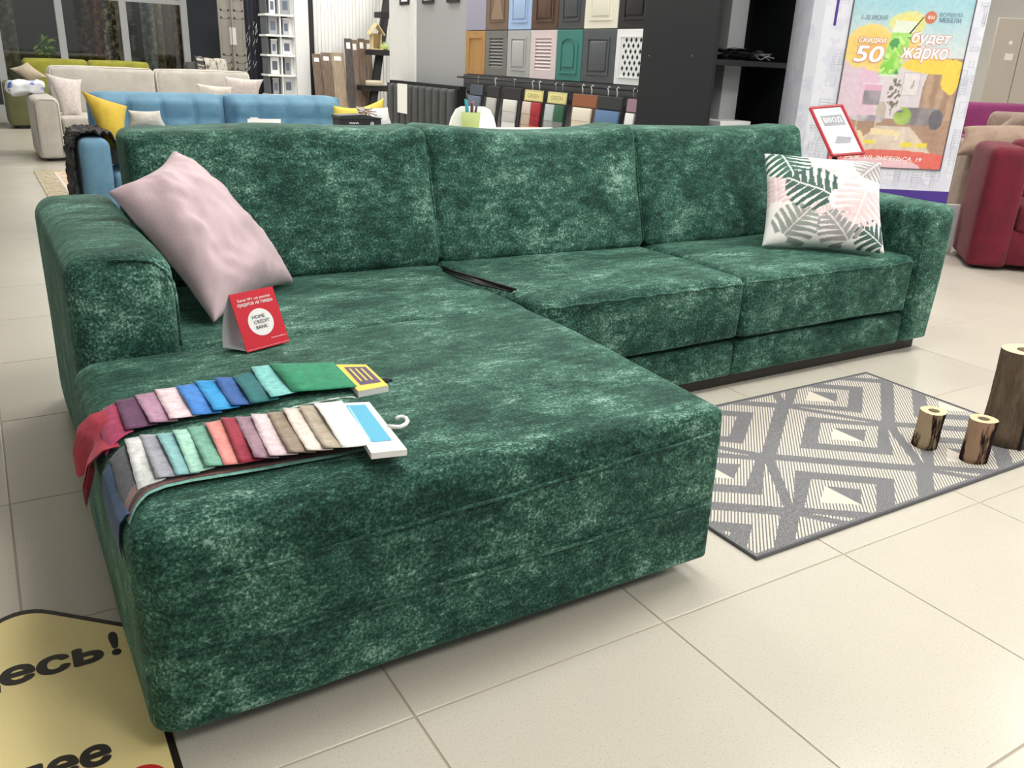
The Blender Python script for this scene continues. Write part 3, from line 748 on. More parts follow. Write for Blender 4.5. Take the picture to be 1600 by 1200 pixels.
m_blue = fab('blue_fabric', (104, 146, 172), (92, 134, 160)); m_beige = fab('beige_velour', (190, 184, 176), (176, 170, 162)); m_olive = fab('olive_velour', (150, 148, 48), (128, 126, 40)); m_olvg = fab('grey_olive', (100, 102, 66)); m_dgrey = fab('dark_grey_fabric', (82, 84, 84))
m_red2 = fab('burgundy_fabric', (112, 18, 40), (92, 12, 32), sheen=.2); m_brown = fab('taupe_velour', (150, 130, 116), (128, 108, 96)); m_mag = fab('magenta_velour', (142, 52, 108)); m_tan = fab('tan_velour', (166, 142, 124), (146, 122, 106))
m_pip = M('pale_piping', (212, 206, 196), .7)
BLX, BLY = -.015, 4.62
couch('tufted_sofa', 'sky blue tufted sofa right behind the green sofa', (BLX, BLY, 0), 0, 2.10, .98, .40, .605, .17, .835, m_blue, 2, .24, tuft=4, lean_=.04)
couch('fabric_sofa', 'light beige sofa with piped cushions behind the blue sofa', (-.005, 8.8, 0), 0, 2.62, 1.05, .43, .615, .235, .90, m_beige, 2, .22, piping=m_pip, feet=.05)
couch('velour_sofa', 'olive green sofa farthest back before the glass partition', (-.10, 12.7, 0), 0, 2.30, 1.0, .42, .60, .30, .905, m_olvg, 2, .22, back_m=m_olive)
couch('fabric_sofa', 'dark grey sofa half hidden beyond the beige sofa', (2.30, 13.1, 0), 0, .95, .95, .42, .6, .2, .93, m_dgrey, 1, .2)

def pil(label, q, Y, m, th=.06, seed=0, group=None, dy=(0, 0, 0, 0), n=18, wr=.006, pinch=.06, col=None):
    c = [at(x, y, Y=Y+d) for (x, y), d in zip(q, dy)]
    vf, UV = pillow(*c, front=th, back=th*.6, n=n, seed=seed, wr=wr, pinch=pinch)
    return one('throw_pillow', vf, m, label, 'pillow', smooth=True, group=group, col=[col(u, v) for u, v, s in UV] if col else None)
m_must = fab('mustard_fabric', (206, 176, 62), (192, 160, 50)); m_ivory = fab('ivory_fabric', (214, 208, 198)); m_lace = fab('damask_fabric', (196, 184, 180), (214, 206, 202), 40); m_sand = fab('sand_fabric', (196, 180, 160)); m_yel2 = fab('yellow_fabric', (226, 204, 92), (216, 190, 76))
pil('mustard yellow pillow standing at the left arm of the blue sofa', [(164, 232), (196, 236), (199, 166), (126, 141)], 5.02, m_must, .07, 1, dy=(-.1, -.15, .1, .1))
pil('pale ivory pillow behind the mustard pillow on the blue sofa', [(200, 200), (262, 200), (250, 173), (199, 172)], 5.15, m_ivory, .05, 2)
pil('small pale pillow low beside the mustard pillow on the blue sofa', [(170, 256), (198, 262), (196, 230), (170, 226)], 4.95, m_ivory, .04, 12)
pil('patterned greyish pink pillow at the left arm of the beige sofa', [(100, 184), (129, 186), (128, 124), (70, 114)], 9.22, m_lace, .07, 3, dy=(-.12, -.12, .1, .05))
pil('cream pillow at the right end of the beige sofa, the smaller one', [(306, 158), (368, 160), (362, 136), (305, 130)], 9.28, m_ivory, .06, 4)
pil('patterned pale pillow at the right end of the beige sofa, the larger one', [(348, 156), (404, 160), (412, 124), (350, 119)], 9.42, m_lace, .07, 5)
pil('pinkish sand pillow lying on the olive sofa arm', [(48, 131), (76, 121), (42, 97), (14, 107)], 13.0, m_sand, .07, 6)
pil('yellow pillow at the right end of the blue sofa, behind the black box', [(516, 204), (570, 206), (574, 168), (520, 165)], 5.05, m_yel2, .06, 7)
pil('yellow pillow tipped over behind the white printed pillow', [(545, 200), (600, 194), (600, 153), (552, 172)], 5.22, m_yel2, .05, 8)
def flower(u, v):
    c = (232, 232, 230)
    d = math.hypot(u-.22, v-.82)
    if d < .22 and (math.sin(9*math.atan2(v-.82, u-.22))+1.2-d*6) > .3: c = (122, 92, 66)
    elif d < .34 and math.sin(11*math.atan2(v-.82, u-.22)+1) > .6: c = (70, 64, 56)
    return c
pil('white pillow with a brown feather print at the right end of the blue sofa', [(562, 204), (616, 202), (606, 168), (556, 166)], 4.9, M('feather_print', (232, 232, 230), .8, vcol=True), .05, 9, n=44, col=flower)
# black ruffled throw hanging over the arm of the blue sofa
m_throw = fab('black_throw', (34, 30, 30), (50, 42, 40), 30)
def thr(u, v):
    prof = [(-.045, .10), (-.04, .3), (-.03, .5), (-.012, .612), (.04, .635), (.12, .635), (.19, .62), (.24, .50), (.30, .43), (.36, .42)]
    q = u*(len(prof)-1); i = min(len(prof)-2, int(q)); t = q-i
    x, z = prof[i][0]*(1-t)+prof[i+1][0]*t, prof[i][1]*(1-t)+prof[i+1][1]*t
    k = .013*math.sin(u*70+3*math.sin(v*9))+.010*math.sin(v*40+u*20)
    return Vector((BLX+x-abs(k)*(u < .4), BLY+.06+.42*v+.02*math.sin(u*33)+.012*math.sin(u*80), z+abs(k)))
tb = thr
V1 = grid(150, 24, thr); one('throw_blanket', join(V1, mv(V1, .004, 0, -.006)), m_throw, 'black ruffled throw hanging over the arm of the blue sofa', 'blanket', smooth=True)
# cloth bundle on the beige arm
bz = at(45, 145, Y=9.6)
def bund(p, s): return p+noise.noise_vector(p*9)*.05
one('fabric_bundle', soft(bz.x-.19, bz.x+.16, 9.4, 9.85, .615, .73, .05, (8, 8, 3), k=3, fn=bund), M('white_blue_cloth', (226, 228, 232), .8, var=(7, (70, 104, 190), .56, .60)), 'crumpled white and blue cloth on the left arm of the beige sofa', 'cloth', smooth=True)
# old patterned carpet on the floor by the blue sofa
def persian():
    m = M('persian_carpet', (196, 160, 136), .95, var=(26, (222, 204, 182), .42, .58), bump=(200, .3)); return m
pr = T('carpet', 'faded red and cream patterned carpet on the floor before the beige sofa', 'rug', (.9, 6.9, 0))
P('field', box(-.84, .95, -.7, 1.0, .0, .008), persian(), pr); m_bd = M('carpet_border', (160, 148, 124), .95, var=(30, (196, 184, 160), .45, .6))
P('border', join(box(-1.02, -.86, -.9, 1.16, 0, .0075), box(.97, 1.13, -.9, 1.16, 0, .0075), box(-.86, .97, -.9, -.72, 0, .0075), box(-.86, .97, 1.02, 1.16, 0, .0075)), m_bd, pr)
P('border', join(box(-.86, -.84, -.72, 1.02, 0, .0085), box(.95, .97, -.72, 1.02, 0, .0085), box(-.84, .95, -.72, -.7, 0, .0085), box(-.84, .95, 1.0, 1.02, 0, .0085)), m_pip, pr)
# throws on the grey sofa
def drape_over(x0, x1, e):
    path = [(13.76-e, .55), (13.80-e, .75), (13.85-e, .94+e), (13.92, .985+e), (14.04, .985+e), (14.10+e, .94), (14.11+e, .6)]
    def f(u, v):
        q = v*6; i = min(5, int(q)); t = q-i
        y, z = path[i][0]*(1-t)+path[i+1][0]*t, path[i][1]*(1-t)+path[i+1][1]*t
        return Vector((x0+(x1-x0)*u, y+.006*math.sin(u*14), z+.006*math.sin(u*11)))
    g = grid(14, 24, f); return join(g, mv(g, 0, 0, .012))
th2 = M('striped_throw', (206, 200, 188), .9, var=(22, (110, 104, 96), .52, .6), stretch=(1, 1, .2))
a, b = at(318, 84, Y=13.9), at(340, 84, Y=13.9)
one('throw_blanket', drape_over(at(322, 90, Y=13.75).x, at(356, 90, Y=13.75).x, .0), th2, 'cream striped throw over the right end of the dark grey sofa', 'blanket', smooth=True)
one('throw_blanket', drape_over(at(310, 90, Y=13.7).x, at(321, 90, Y=13.7).x, .02), M('zebra_throw', (70, 64, 60), .9, var=(14, (200, 194, 184), .5, .54), stretch=(.3, 1, 3)), 'dark zebra striped throw on the dark grey sofa', 'blanket', smooth=True)

# ================================================================ behind the glass
ca = [(( 120, 150), (52, 46, 38), (96, 84, 62), 'dark brown carpet hanging behind the glass, leftmost', 17.3), ((146, 164), (70, 44, 34), (116, 78, 58), 'reddish brown carpet hanging behind the glass', 17.1), ((163, 184), (58, 54, 42), (150, 138, 110), 'carpet with a pale scroll pattern hanging behind the glass', 16.9),
      ((184, 197), (120, 114, 106), (150, 146, 138), 'plain grey carpet hanging behind the glass', 17.0), ((222, 243), (128, 130, 132), (158, 160, 164), 'light grey carpet hanging behind the right glass pane', 17.0), ((243, 258), (98, 92, 70), (124, 116, 90), 'khaki carpet curving behind the right glass pane', 17.4), ((256, 274), (46, 38, 32), (72, 62, 52), 'dark carpet behind the right glass pane', 17.2), ((272, 288), (66, 54, 46), (110, 92, 78), 'brown carpet with faint scrolls behind the right glass pane', 17.0),
      ((2, 26), (96, 92, 80), (120, 116, 102), 'grey green carpet behind the leftmost glass pane', 17.0)]
for k, ((p0, p1), c1_, c2_, lab, y) in enumerate(ca):
    x0, x1 = at(p0, 50, Y=y).x, at(p1, 50, Y=y).x
    vf = grid(8, 10, lambda u, v: Vector((x0+(x1-x0)*u, y+.04*math.sin(u*6+k)+.05*v, .05+2.5*v)))
    one('hanging_carpet', join(vf, mv(vf, 0, .012, 0)), M('carpet_pattern_%d' % k, tuple(min(255, int(q*1.5)) for q in c1_), .95, var=(11, tuple(min(255, int(q*1.6)) for q in c2_), .47, .58)), lab, 'carpet', smooth=True, group='carpets behind the glass')
tb_ = T('display_table', 'grey block table behind the leftmost glass pane', 'table', (at(18, 80, Y=17.6).x, 17.6, 0))
P('top', rbox(-.45, .3, -.3, .3, .72, .78), MATS['grey_wall_paint'], tb_); P('body', box(-.4, .25, -.25, .25, 0, .72), MATS['grey_wall_paint'], tb_)
pt = at(72, 80, Y=17.3)
pot = T('potted_plant', 'bright green leafy plant behind the left glass pane', 'plant', (pt.x, 17.3, 0))
P('pot', lathe([(.14, 0), (.17, .4), (.15, .4), (.14, .36), (.001, .36)], 18), M('pot_grey', (110, 108, 104), .7), pot, True)
lf = []
rnd = random.Random(3)
for i in range(90):
    a, e = rnd.uniform(0, 2*PI), rnd.uniform(.1, 1.4); r0 = rnd.uniform(.05, .26)
    c = Vector((math.cos(a)*math.cos(e)*r0, math.sin(a)*math.cos(e)*r0, .72+.5*rnd.random()))
    mt = Matrix.Translation(c) @ Euler((rnd.uniform(-1, 1), rnd.uniform(-1, 1), a), 'XYZ').to_matrix().to_4x4()
    lf.append(xf(([(-.06, 0, 0), (0, -.03, .01), (.08, 0, 0), (0, .03, .01)], [(0, 1, 2, 3)]), mt))
o = P('foliage', join(*lf), M('leaf_green', (150, 184, 70), .5), pot); o['kind'] = 'stuff'
P('stem', join(*[tube([(0, 0, .36), (.05*math.cos(a), .05*math.sin(a), .6), (.15*math.cos(a), .15*math.sin(a), 1.0)], .008, 5) for a in (0, 1.6, 3.1, 4.7)]), M('stem_green', (92, 110, 56), .7), pot, True)
# dark side cabinet at the far left
lc = T('side_cabinet', 'dark wooden cabinet at the far left behind the olive sofa arm', 'cabinet', (-.42, 14.6, 0))
m_dw = M('dark_wood', (58, 50, 46), .5, var=(6, (76, 66, 58)), stretch=(1, 6, 6))
P('body', box(-.5, .22, -.25, .25, .08, .62), m_dw, lc); P('top', rbox(-.52, .24, -.27, .27, .62, .66), m_dw, lc)
for x in (-.3, .04): P('door', rbox(x-.16, x+.16, -.265, -.25, .12, .58), m_dw, lc)
for x in (-.46, .18):
    for y in (-.2, .2): P('leg', box(x-.025, x+.025, y-.025, y+.025, 0, .08), m_blk, lc)

# folding door leaves leaning against the dark wall
m_door = M('greige_door', (168, 163, 154), .6); m_tagw = M('paper_tag', (244, 244, 240), .7)
for k, (p0, p1, lab) in enumerate(((341, 361, 'greige panel door leaf against the dark wall, the left one'), (361, 383, 'greige panel door leaf against the dark wall, the right one'))):
    y = 14.9-.05*k; x0, x1 = at(p0+2, 60, Y=y).x, at(p1+2, 60, Y=y).x; d = T('door_leaf', lab, 'door', ((x0+x1)/2, y, 0), 0, 'door leaves by the dark wall')
    h = (x1-x0)/2
    P('slab', rbox(-h, h, -.02, .02, 0, 2.05, .004), m_door, d)
    for za, zb in ((.15, .72), (.82, .95), (1.05, 1.66), (1.76, 1.95)):
        P('moulding', join(box(-h*.66, h*.66, -.032, -.02, za, za+.025), box(-h*.66, h*.66, -.032, -.02, zb-.025, zb), box(-h*.66, -h*.66+.025, -.032, -.02, za, zb), box(h*.66-.025, h*.66, -.032, -.02, za, zb)), m_door, d)
    P('paper_tag', box(-.03+(.09 if not k else -.09), .03+(.09 if not k else -.09), -.036, -.033, 1.22, 1.5), m_tagw, d)
# dark curtain with a silver sprig print
cx0, cx1 = at(384, 60, Y=13.4).x, at(421, 60, Y=13.4).x
cur = T('curtain', 'black hanging drape with silver sprig print beside the door leaves', 'curtain', ((cx0+cx1)/2, 13.4, 0))
def cf(u, v): return Vector((cx0+(cx1-cx0)*u, 13.4+.05*math.sin(u*16)+.02*math.sin(u*37), .03+2.6*v))
g_ = grid(44, 6, cf); P('cloth', join(g_, mv(g_, 0, .012, 0)), M('black_drape', (34, 36, 46), .75), cur, True, w=True)
sil = M('silver_thread', (190, 194, 202), .35)
rnd = random.Random(5); sg = []
for k in range(34):
    px = rnd.choice((387, 398))+rnd.uniform(-3, 3); py = rnd.uniform(40, 118); p = at(px, py, Y=13.32)
    sg.append(tube([p, p+Vector((.008, 0, .03)), p+Vector((.02, 0, .06))], .0028, 4))
o = P('sprig_print', join(*sg), sil, cur, w=True); o['kind'] = 'stuff'

# white cube shelf with boxes
SY = 10.7; sx = [at(p, 80, Y=SY).x for p in (420, 440, 460.5)]; zs = [at(440, y, Y=SY).z for y in (24, 56, 87, 118, 149)]
zs = [zs[0]+.295] + zs + [zs[-1]-.29, zs[-1]-.58, .03]
shf = T('cube_shelf', 'white cube shelving unit filled with boxes beside the ribbed wall', 'shelf', ((sx[0]+sx[2])/2, SY, 0))
P('back_panel', box(sx[0], sx[2], SY+.3, SY+.31, 0, zs[0]+.3), M('shelf_back', (120, 124, 128), .7), shf, w=True)
for x in sx[1:]: P('upright', box(x-.008, x+.008, SY, SY+.3, 0, zs[0]+.3), m_white, shf, w=True)
P('upright', box(sx[0]-.006, sx[0]+.006, SY+.02, SY+.3, 0, zs[0]+.3), M('shelf_grey', (90, 94, 100), .6), shf, w=True)
for z in zs: P('shelf_board', box(sx[0]-.03, sx[2], SY-.02, SY+.3, z-.012, z+.012), m_white, shf, w=True)
m_bx = [M('box_white', (222, 224, 226), .5), M('box_grey', (150, 154, 158), .5), M('box_silver', (186, 190, 194), .35)]
m_lab = M('box_label', (96, 104, 120), .6)
rows = ['third shelf from the frame top', 'shelf just below eye height', 'second shelf above the blue sofa', 'shelf right above the blue sofa']
rown = ['top visible', 'second', 'third', 'fourth']
for r_ in range(5):
    for c_ in range(2):
        zf = zs[r_+1]+.012 if r_ < 5 else 0
        x0, x1 = sx[c_]+.02, sx[c_+1]-.02; h = (.2, .19, .17, .2, .19)[r_]+.02*((r_+c_) % 2)
        bt = T('storage_box', '%s storage box in the %s cube row, %s column of the white shelf' % (('clear', 'grey', 'silver')[(r_+c_) % 3], ('top', 'second', 'third', 'fourth', 'lowest')[r_], ('left', 'right')[c_]), 'box', ((x0+x1)/2, SY+.1, zf), 0, 'boxes in the cube shelf')
        hw = (x1-x0)/2*(.95 if (r_*3+c_) % 2 else .62)
        P('box_body', rbox(-hw, hw, -.06, .12, 0, h, .006), m_bx[(r_+c_) % 3], bt)
        P('lid', rbox(-hw-.005, hw+.005, -.065, .125, h, h+.018, .004), m_bx[(r_+c_+1) % 3], bt)
        P('box_label', box(-hw*.6, hw*.5, -.0615, -.06, h*.25, h*.75), m_lab, bt)
# white end panel and black post
x0, x1 = at(461, 80, Y=SY-.05).x, at(484, 80, Y=SY-.05).x
one('end_panel', rbox(x0+.012, x1, SY-.05, SY+.02, 0, 2.6, .004), M('end_panel_white', (214, 215, 216), .6), 'tall plain white panel between the cube shelf and the ribbed wall', 'panel')
one('black_post', rbox(x1+.004, x1+.07, SY-.04, SY+.02, 0, 2.6, .004), m_blk, 'slim black post at the edge of the ribbed white wall', 'post')

# floor sample boards leaning on the ribbed wall
m_wd = [M('board_herringbone', (120, 100, 84), .5, var=(7, (86, 70, 58)), stretch=(5, 5, 1)), M('board_light_oak', (166, 148, 126), .5, var=(6, (142, 124, 102)), stretch=(5, 5, 1)), M('board_dark_grey', (84, 76, 72), .5, var=(8, (64, 58, 56)), stretch=(8, 8, .7)), M('board_brown', (136, 116, 102), .5, var=(8, (112, 94, 82)), stretch=(8, 8, .7)), M('board_umber', (118, 98, 84), .5, var=(8, (98, 80, 68)), stretch=(8, 8, .7)), M('board_sand', (150, 132, 114), .5, var=(8, (126, 108, 92)), stretch=(8, 8, .7))]
bd = [(486, 500, 84, 0, 'brown herringbone floor sample board, leftmost against the ribbed wall'), (500, 516, 82, 0, 'brown herringbone floor sample board, second from the black post'), (516, 536, 82, 1, 'light oak herringbone floor sample board'), (537, 549, 60, 2, 'tall dark grey floor sample board'), (547, 558, 62, 3, 'tall taupe brown floor sample board beside the dark grey one'), (558, 569, 60, 4, 'tall umber floor sample board, third of the tall ones'), (569, 579, 62, 5, 'tall sand coloured floor sample board beside the black ladder')]
for k, (p0, p1, py, mi, lab) in enumerate(bd):
    Yb = 10.58-.03*(k % 2)
    x0, x1 = at(p0, 90, Y=Yb).x, at(p1, 90, Y=Yb).x; zt = at(p0, py, Y=Yb).z
    t = T('sample_board', lab, 'floor sample', ((x0+x1)/2, Yb-.22, 0), 0, 'floor sample boards'); h = (x1-x0)/2-.004
    th_ = math.atan2(.2, zt); mt = Matrix.Rotation(-th_, 4, 'X')
    ln = math.hypot(zt, .2)
    P('plank', xf(rbox(-h, h, -.01, .01, .003, ln, .002), mt), m_wd[mi], t)
    P('paper_tag', xf(box(-h*.6, h*.5, -.0125, -.0105, ln-.13 if k > 2 else ln-.1, ln-.05), mt), m_tagw, t)
# black ladder shelf with birdhouse
LY = 10.3
lad = T('ladder_shelf', 'black leaning ladder shelf against the ribbed white wall', 'shelf', (at(590, 90, Y=LY).x, LY, 0))
pa, pb = at(606, -10, Y=LY+.3), at(582, 165, Y=LY); dirv = (pb-pa).normalized(); p0_ = pa-dirv*.4; tt = (.0-pb.z)/dirv.z; pf = pb+dirv*tt
def beam(a, b, wx, wy):
    a, b = Vector(a), Vector(b); n = [Vector((sx_*wx, sy_*wy, 0)) for sx_, sy_ in ((-1, -1), (1, -1), (1, 1), (-1, 1))]
    return [*(a+q for q in n), *(b+q for q in n)], [(0, 1, 2, 3), (7, 6, 5, 4), (0, 4, 5, 1), (1, 5, 6, 2), (2, 6, 7, 3), (3, 7, 4, 0)]
P('rail', beam(p0_, pf, .05, .03), m_blk, lad, w=True)
P('rail', beam(p0_+Vector((.42, .0, 0)), pf+Vector((.42, 0, 0)), .03, .03), m_blk, lad, w=True)
for py, x0p, x1p in ((23, 590, 612), (82, 576, 612), (138, 563, 612)):
    z = at(590, py, Y=LY).z; P('step_shelf', box(at(x0p, py, Y=LY).x, at(x1p, py, Y=LY).x+.02, LY-.1, LY+.12, z-.035, z+.035), m_blk, lad, w=True)
bhp = at(588, 68, Y=LY-.05)
zsh = at(590, 82, Y=LY).z+.035
bh = T('birdhouse', 'small pale wooden birdhouse standing on the black ladder shelf', 'birdhouse', (bhp.x, LY-.03, zsh))
m_ply = M('pale_plywood', (214, 196, 152), .7, var=(9, (198, 178, 132)))
P('body', join(box(-.065, .065, .045, .055, .0, .2), box(-.065, -.055, -.05, .045, 0, .2), box(.055, .065, -.05, .045, 0, .2), box(-.055, .055, -.05, .045, 0, .012)), m_ply, bh)
P('backboard', box(-.055, .055, .02, .03, .012, .2), M('shaded_ply', (180, 152, 110), .8), bh)  # darker ply colour carries the shade inside the birdhouse
for s in (-1, 1): P('roof_board', prism([(0, .33), (s*.105, .19), (s*.105, .175), (0, .312)], .14, 'Y', -.08), m_ply, bh)
P('floor_board', box(-.08, .08, -.07, .06, -.0, .012), m_ply, bh)
fzz = T('ornament', 'small green ornament on the middle step of the black ladder', 'ornament', (at(600, 80, Y=LY-.06).x, LY-.06, zsh)); P('body', soft(-.06, .06, -.03, .03, 0, .07, .02, (2, 2, 2), k=3), M('moss_green', (168, 186, 110), .7), fzz, True); P('knot', lathe([(.001, .06), (.02, .07), (.022, .085), (.001, .1)], 10), MATS['moss_green'], fzz, True)
zs2 = at(590, 138, Y=LY).z+.035
rl = T('sample_roll', 'beige rolled sample lying on the lowest ladder step', 'roll', (at(583, 138, Y=LY-.1).x, LY-.13, zs2)); P('roll', xf(lathe([(.001, -.11), (.035, -.11), (.035, .11), (.001, .11)], 14), Matrix.Translation((0, 0, .036)) @ Matrix.Rotation(PI/2, 4, 'Y')), M('roll_beige', (190, 180, 160), .7), rl, True); P('core', xf(lathe([(.012, .108), (.012, .112), (.001, .112)], 10), Matrix.Translation((0, 0, .036)) @ Matrix.Rotation(PI/2, 4, 'Y')), m_blk, rl)

# ================================================================ side wall: frames, headboard, door fronts, hanging samples
for k, (p0, p1, py) in enumerate(((626, 640, 8), (661, 678, 6), (699, 718, 4))):
    a, b = at(p0, py, X=WX-.012), at(p1, py, X=WX-.012); y0, y1 = b.y, a.y
    t = T('picture_frame', ('black framed picture on the white ribbed corner', 'black framed picture on the grey wall, nearer the ribbed corner', 'black framed picture on the grey wall above the headboard right end')[k], 'picture', (WX-.026, (y0+y1)/2, a.z), 0, 'small framed pictures')
    h = (y1-y0)/2
    P('border', join(box(0, .014, -h, h, 0, .03), box(0, .014, -h, h, .40, .43), box(0, .014, -h, -h+.03, .03, .4), box(0, .014, h-.03, h, .03, .4)), m_blk, t)
    P('sheet', box(.006, .013, -h+.03, h-.03, .03, .4), m_print, t)
HX = 3.50
y0, y1, zt = 6.56, 8.24, .90
hb_ = T('headboard', 'charcoal channel-tufted bed headboard against the grey wall', 'headboard', (HX+.06, (y0+y1)/2, 0))
m_char = fab('charcoal_velvet', (62, 64, 64), (54, 56, 56))
nch = 10; cwid = (y1-y0-.08)/nch
for k in range(nch): P('channel', soft(HX, HX+.08, y0+.04+cwid*k+.002, y0+.04+cwid*(k+1)-.002, .1, zt-.03, .038, (1, 2, 3), k=4), m_char, hb_, True, w=True)
P('frame', join(box(HX+.05, HX+.12, y0, y1, zt-.03, zt), box(HX+.02, HX+.12, y0, y0+.04, 0, zt-.03), box(HX+.02, HX+.12, y1-.04, y1, 0, zt-.03), box(HX+.082, HX+.12, y0+.04, y1-.04, .06, zt-.03)), m_blk, hb_, w=True)
ta, tb2 = at(621, 130, X=HX-.01), at(636, 178, X=HX-.01)
P('paper_tag', box(HX-.012, HX-.008, tb2.y, ta.y, tb2.z, ta.z), m_tagw, hb_, w=True)

PX = 3.69
pb_ = [726, 757, 791, 827, 868, 908, 960, 1012]
ys = [at(p, 85, X=PX).y for p in pb_]
ZL0, ZL1, ZU1 = 1.018, 1.412, 1.812
m_oak = M('oak_front', (178, 138, 84), .5, var=(5, (160, 120, 70)), stretch=(6, 6, 1)); m_wal = M('walnut_front', (96, 70, 54), .5, var=(5, (74, 52, 40)), stretch=(6, 6, 1))
fc = {'lilac': (150, 150, 168), 'umber': (116, 96, 80), 'sky': (160, 186, 222), 'graphite': (72, 74, 78), 'ivory': (226, 222, 206), 'ebony': (36, 34, 34), 'grey': (112, 112, 110), 'light_grey': (170, 172, 172), 'blush': (214, 198, 200), 'teal': (62, 124, 116), 'slate': (80, 84, 88), 'white': (226, 228, 228)}
FM = {k: M('front_'+k, v, .45) for k, v in fc.items()}
def front(label, y0, y1, z0, z1, m, style):
    """sample cabinet front on the side wall; local y runs along the wall, faces -x"""
    t = T('cabinet_front', label, 'cabinet door', (PX+.03, (y0+y1)/2, z0), 0, 'sample cabinet fronts'); h = (y1-y0)/2-.004; H = z1-z0-.006
    X0, X1 = -.024, .0
    iy, iz0, iz1 = h*.62, H*.17, H*.83
    def ring(x, a, b0, b1, wd): return join(box(x, X0, -a, a, b0, b0+wd), box(x, X0, -a, a, b1-wd, b1), box(x, X0, -a, -a+wd, b0+wd, b1-wd), box(x, X0, a-wd, a, b0+wd, b1-wd))
    if style in ('plain',):
        P('slab', rbox(X0, X1, -h, h, 0, H, .004), m, t); return t
    if style == 'shaker':
        P('slab', box(X0+.010, X1, -h, h, 0, H), m, t)
        P('stile', rbox(X0, X0+.012, -h, -iy, 0, H, .002), m, t); P('stile', rbox(X0, X0+.012, iy, h, 0, H, .002), m, t)
        P('rail', rbox(X0, X0+.012, -iy, iy, 0, iz0, .002), m, t); P('rail', rbox(X0, X0+.012, -iy, iy, iz1, H, .002), m, t); return t
    if style == 'louvre':
        P('stile', rbox(X0, X1, -h, -iy, 0, H, .002), m, t); P('stile', rbox(X0, X1, iy, h, 0, H, .002), m, t)
        P('rail', rbox(X0, X1, -iy, iy, 0, iz0, .002), m, t); P('rail', rbox(X0, X1, -iy, iy, iz1, H, .002), m, t)
        P('back', box(X1-.006, X1, -iy, iy, iz0, iz1), m, t)
        n = 9; dz = (iz1-iz0)/n
        for k in range(n):
            z = iz0+dz*k
            P('slat', ([(X0+.002, -iy, z+.002), (X0+.002, iy, z+.002), (X1-.006, iy, z+dz), (X1-.006, -iy, z+dz), (X0+.002, -iy, z+.008), (X0+.002, iy, z+.008), (X1-.006, iy, z+dz+.004), (X1-.006, -iy, z+dz+.004)], [(0, 1, 2, 3), (7, 6, 5, 4), (0, 4, 5, 1), (1, 5, 6, 2), (2, 6, 7, 3), (3, 7, 4, 0)]), m, t)
        return t
    P('slab', rbox(X0, X1, -h, h, 0, H, .004), m, t)
    if style == 'raised':
        P('moulding', ring(X0-.008, iy*1.08, iz0*.85, H-iz0*.85, .016), m, t); P('field', soft(X0-.010, X0+.004, -iy*.8, iy*.8, iz0*1.3, H-iz0*1.3, .008, (1, 1, 1)), m, t, True)
    elif style == 'arch':
        def arc(a, zb, zt_, k=10): return [(-a, zb), (a, zb), (a, zt_-a*.55)] + [(a*math.cos(PI*i/k), zt_-a*.55+a*.55*math.sin(PI*i/k)) for i in range(1, k)] + [(-a, zt_-a*.55)]
        o_, i_ = arc(iy*1.12, iz0*.8, H*.88), arc(iy*.92, iz0*1.1, H*.83); n = len(o_)
        V = [(X0-.009, a, b) for a, b in o_]+[(X0-.009, a, b) for a, b in i_]+[(X0+.002, a, b) for a, b in o_]+[(X0+.002, a, b) for a, b in i_]
        P('moulding', (V, [(i, (i+1) % n, n+(i+1) % n, n+i) for i in range(n)]+[(i, 2*n+i, 2*n+(i+1) % n, (i+1) % n) for i in range(n)]+[(n+i, n+(i+1) % n, 3*n+(i+1) % n, 3*n+i) for i in range(n)]), m, t)
        P('field', prism(arc(iy*.7, iz0*1.6, H*.74), .012, 'X', X0-.010), m, t)
    elif style == 'lattice':
        P('slab_inset', ring(X0-.006, iy*1.2, iz0*.7, H-iz0*.7, .012), m, t)
        hl = []
        for i in range(4):
            for j in range(7):
                yy = -iy*.85+iy*1.7*(i+.5*(j % 2))/3.6; zz = iz0*1.15+(H-iz0*2.3)*j/6
                hl.append(mv(prism([(-.015, 0), (0, -.019), (.015, 0), (0, .019)], .0015, 'X', X0-.001), 0, yy, zz))
        P('cutout', join(*hl), m_blk, t)
    elif style == 'diag':
        P('moulding', ring(X0-.006, iy*1.1, iz0, H+.1, .012), m, t); P('field', prism([(-iy, iz0*1.3), (iy*.9, iz0*1.3), (-iy*.2, H*.9)], .006, 'X', X0-.006), M('front_umber_light', (140, 118, 98), .5), t)
    return t
up = [('lilac', 'plain', 'plain lilac grey'), ('umber', 'diag', 'brown geometric inlaid'), ('sky', 'raised', 'light blue'), ('walnut', 'raised', 'walnut wood panelled'), ('graphite', 'raised', 'dark graphite'), ('ivory', 'raised', 'ivory cream'), ('ebony', 'raised', 'black brushed')]
low = [('oak', 'shaker', 'golden oak shaker'), ('grey', 'louvre', 'mid grey louvred'), ('light_grey', 'raised', 'light grey moulded'), ('blush', 'louvre', 'pale pink louvred'), ('teal', 'arch', 'teal arched'), ('slate', 'raised', 'slate grey raised panel'), ('white', 'lattice', 'white lattice cut-out')]
for k in range(7):
    for row, z0, z1, rn in ((up, ZL1, ZU1, 'upper'), (low, ZL0, ZL1, 'lower')):
        c, st, d = row[k]; m = {'walnut': m_wal, 'oak': m_oak}.get(c) or FM[c]
        front('%s cabinet front in the %s row on the side wall' % (d, rn), ys[k+1], ys[k], z0, z1, m, st)
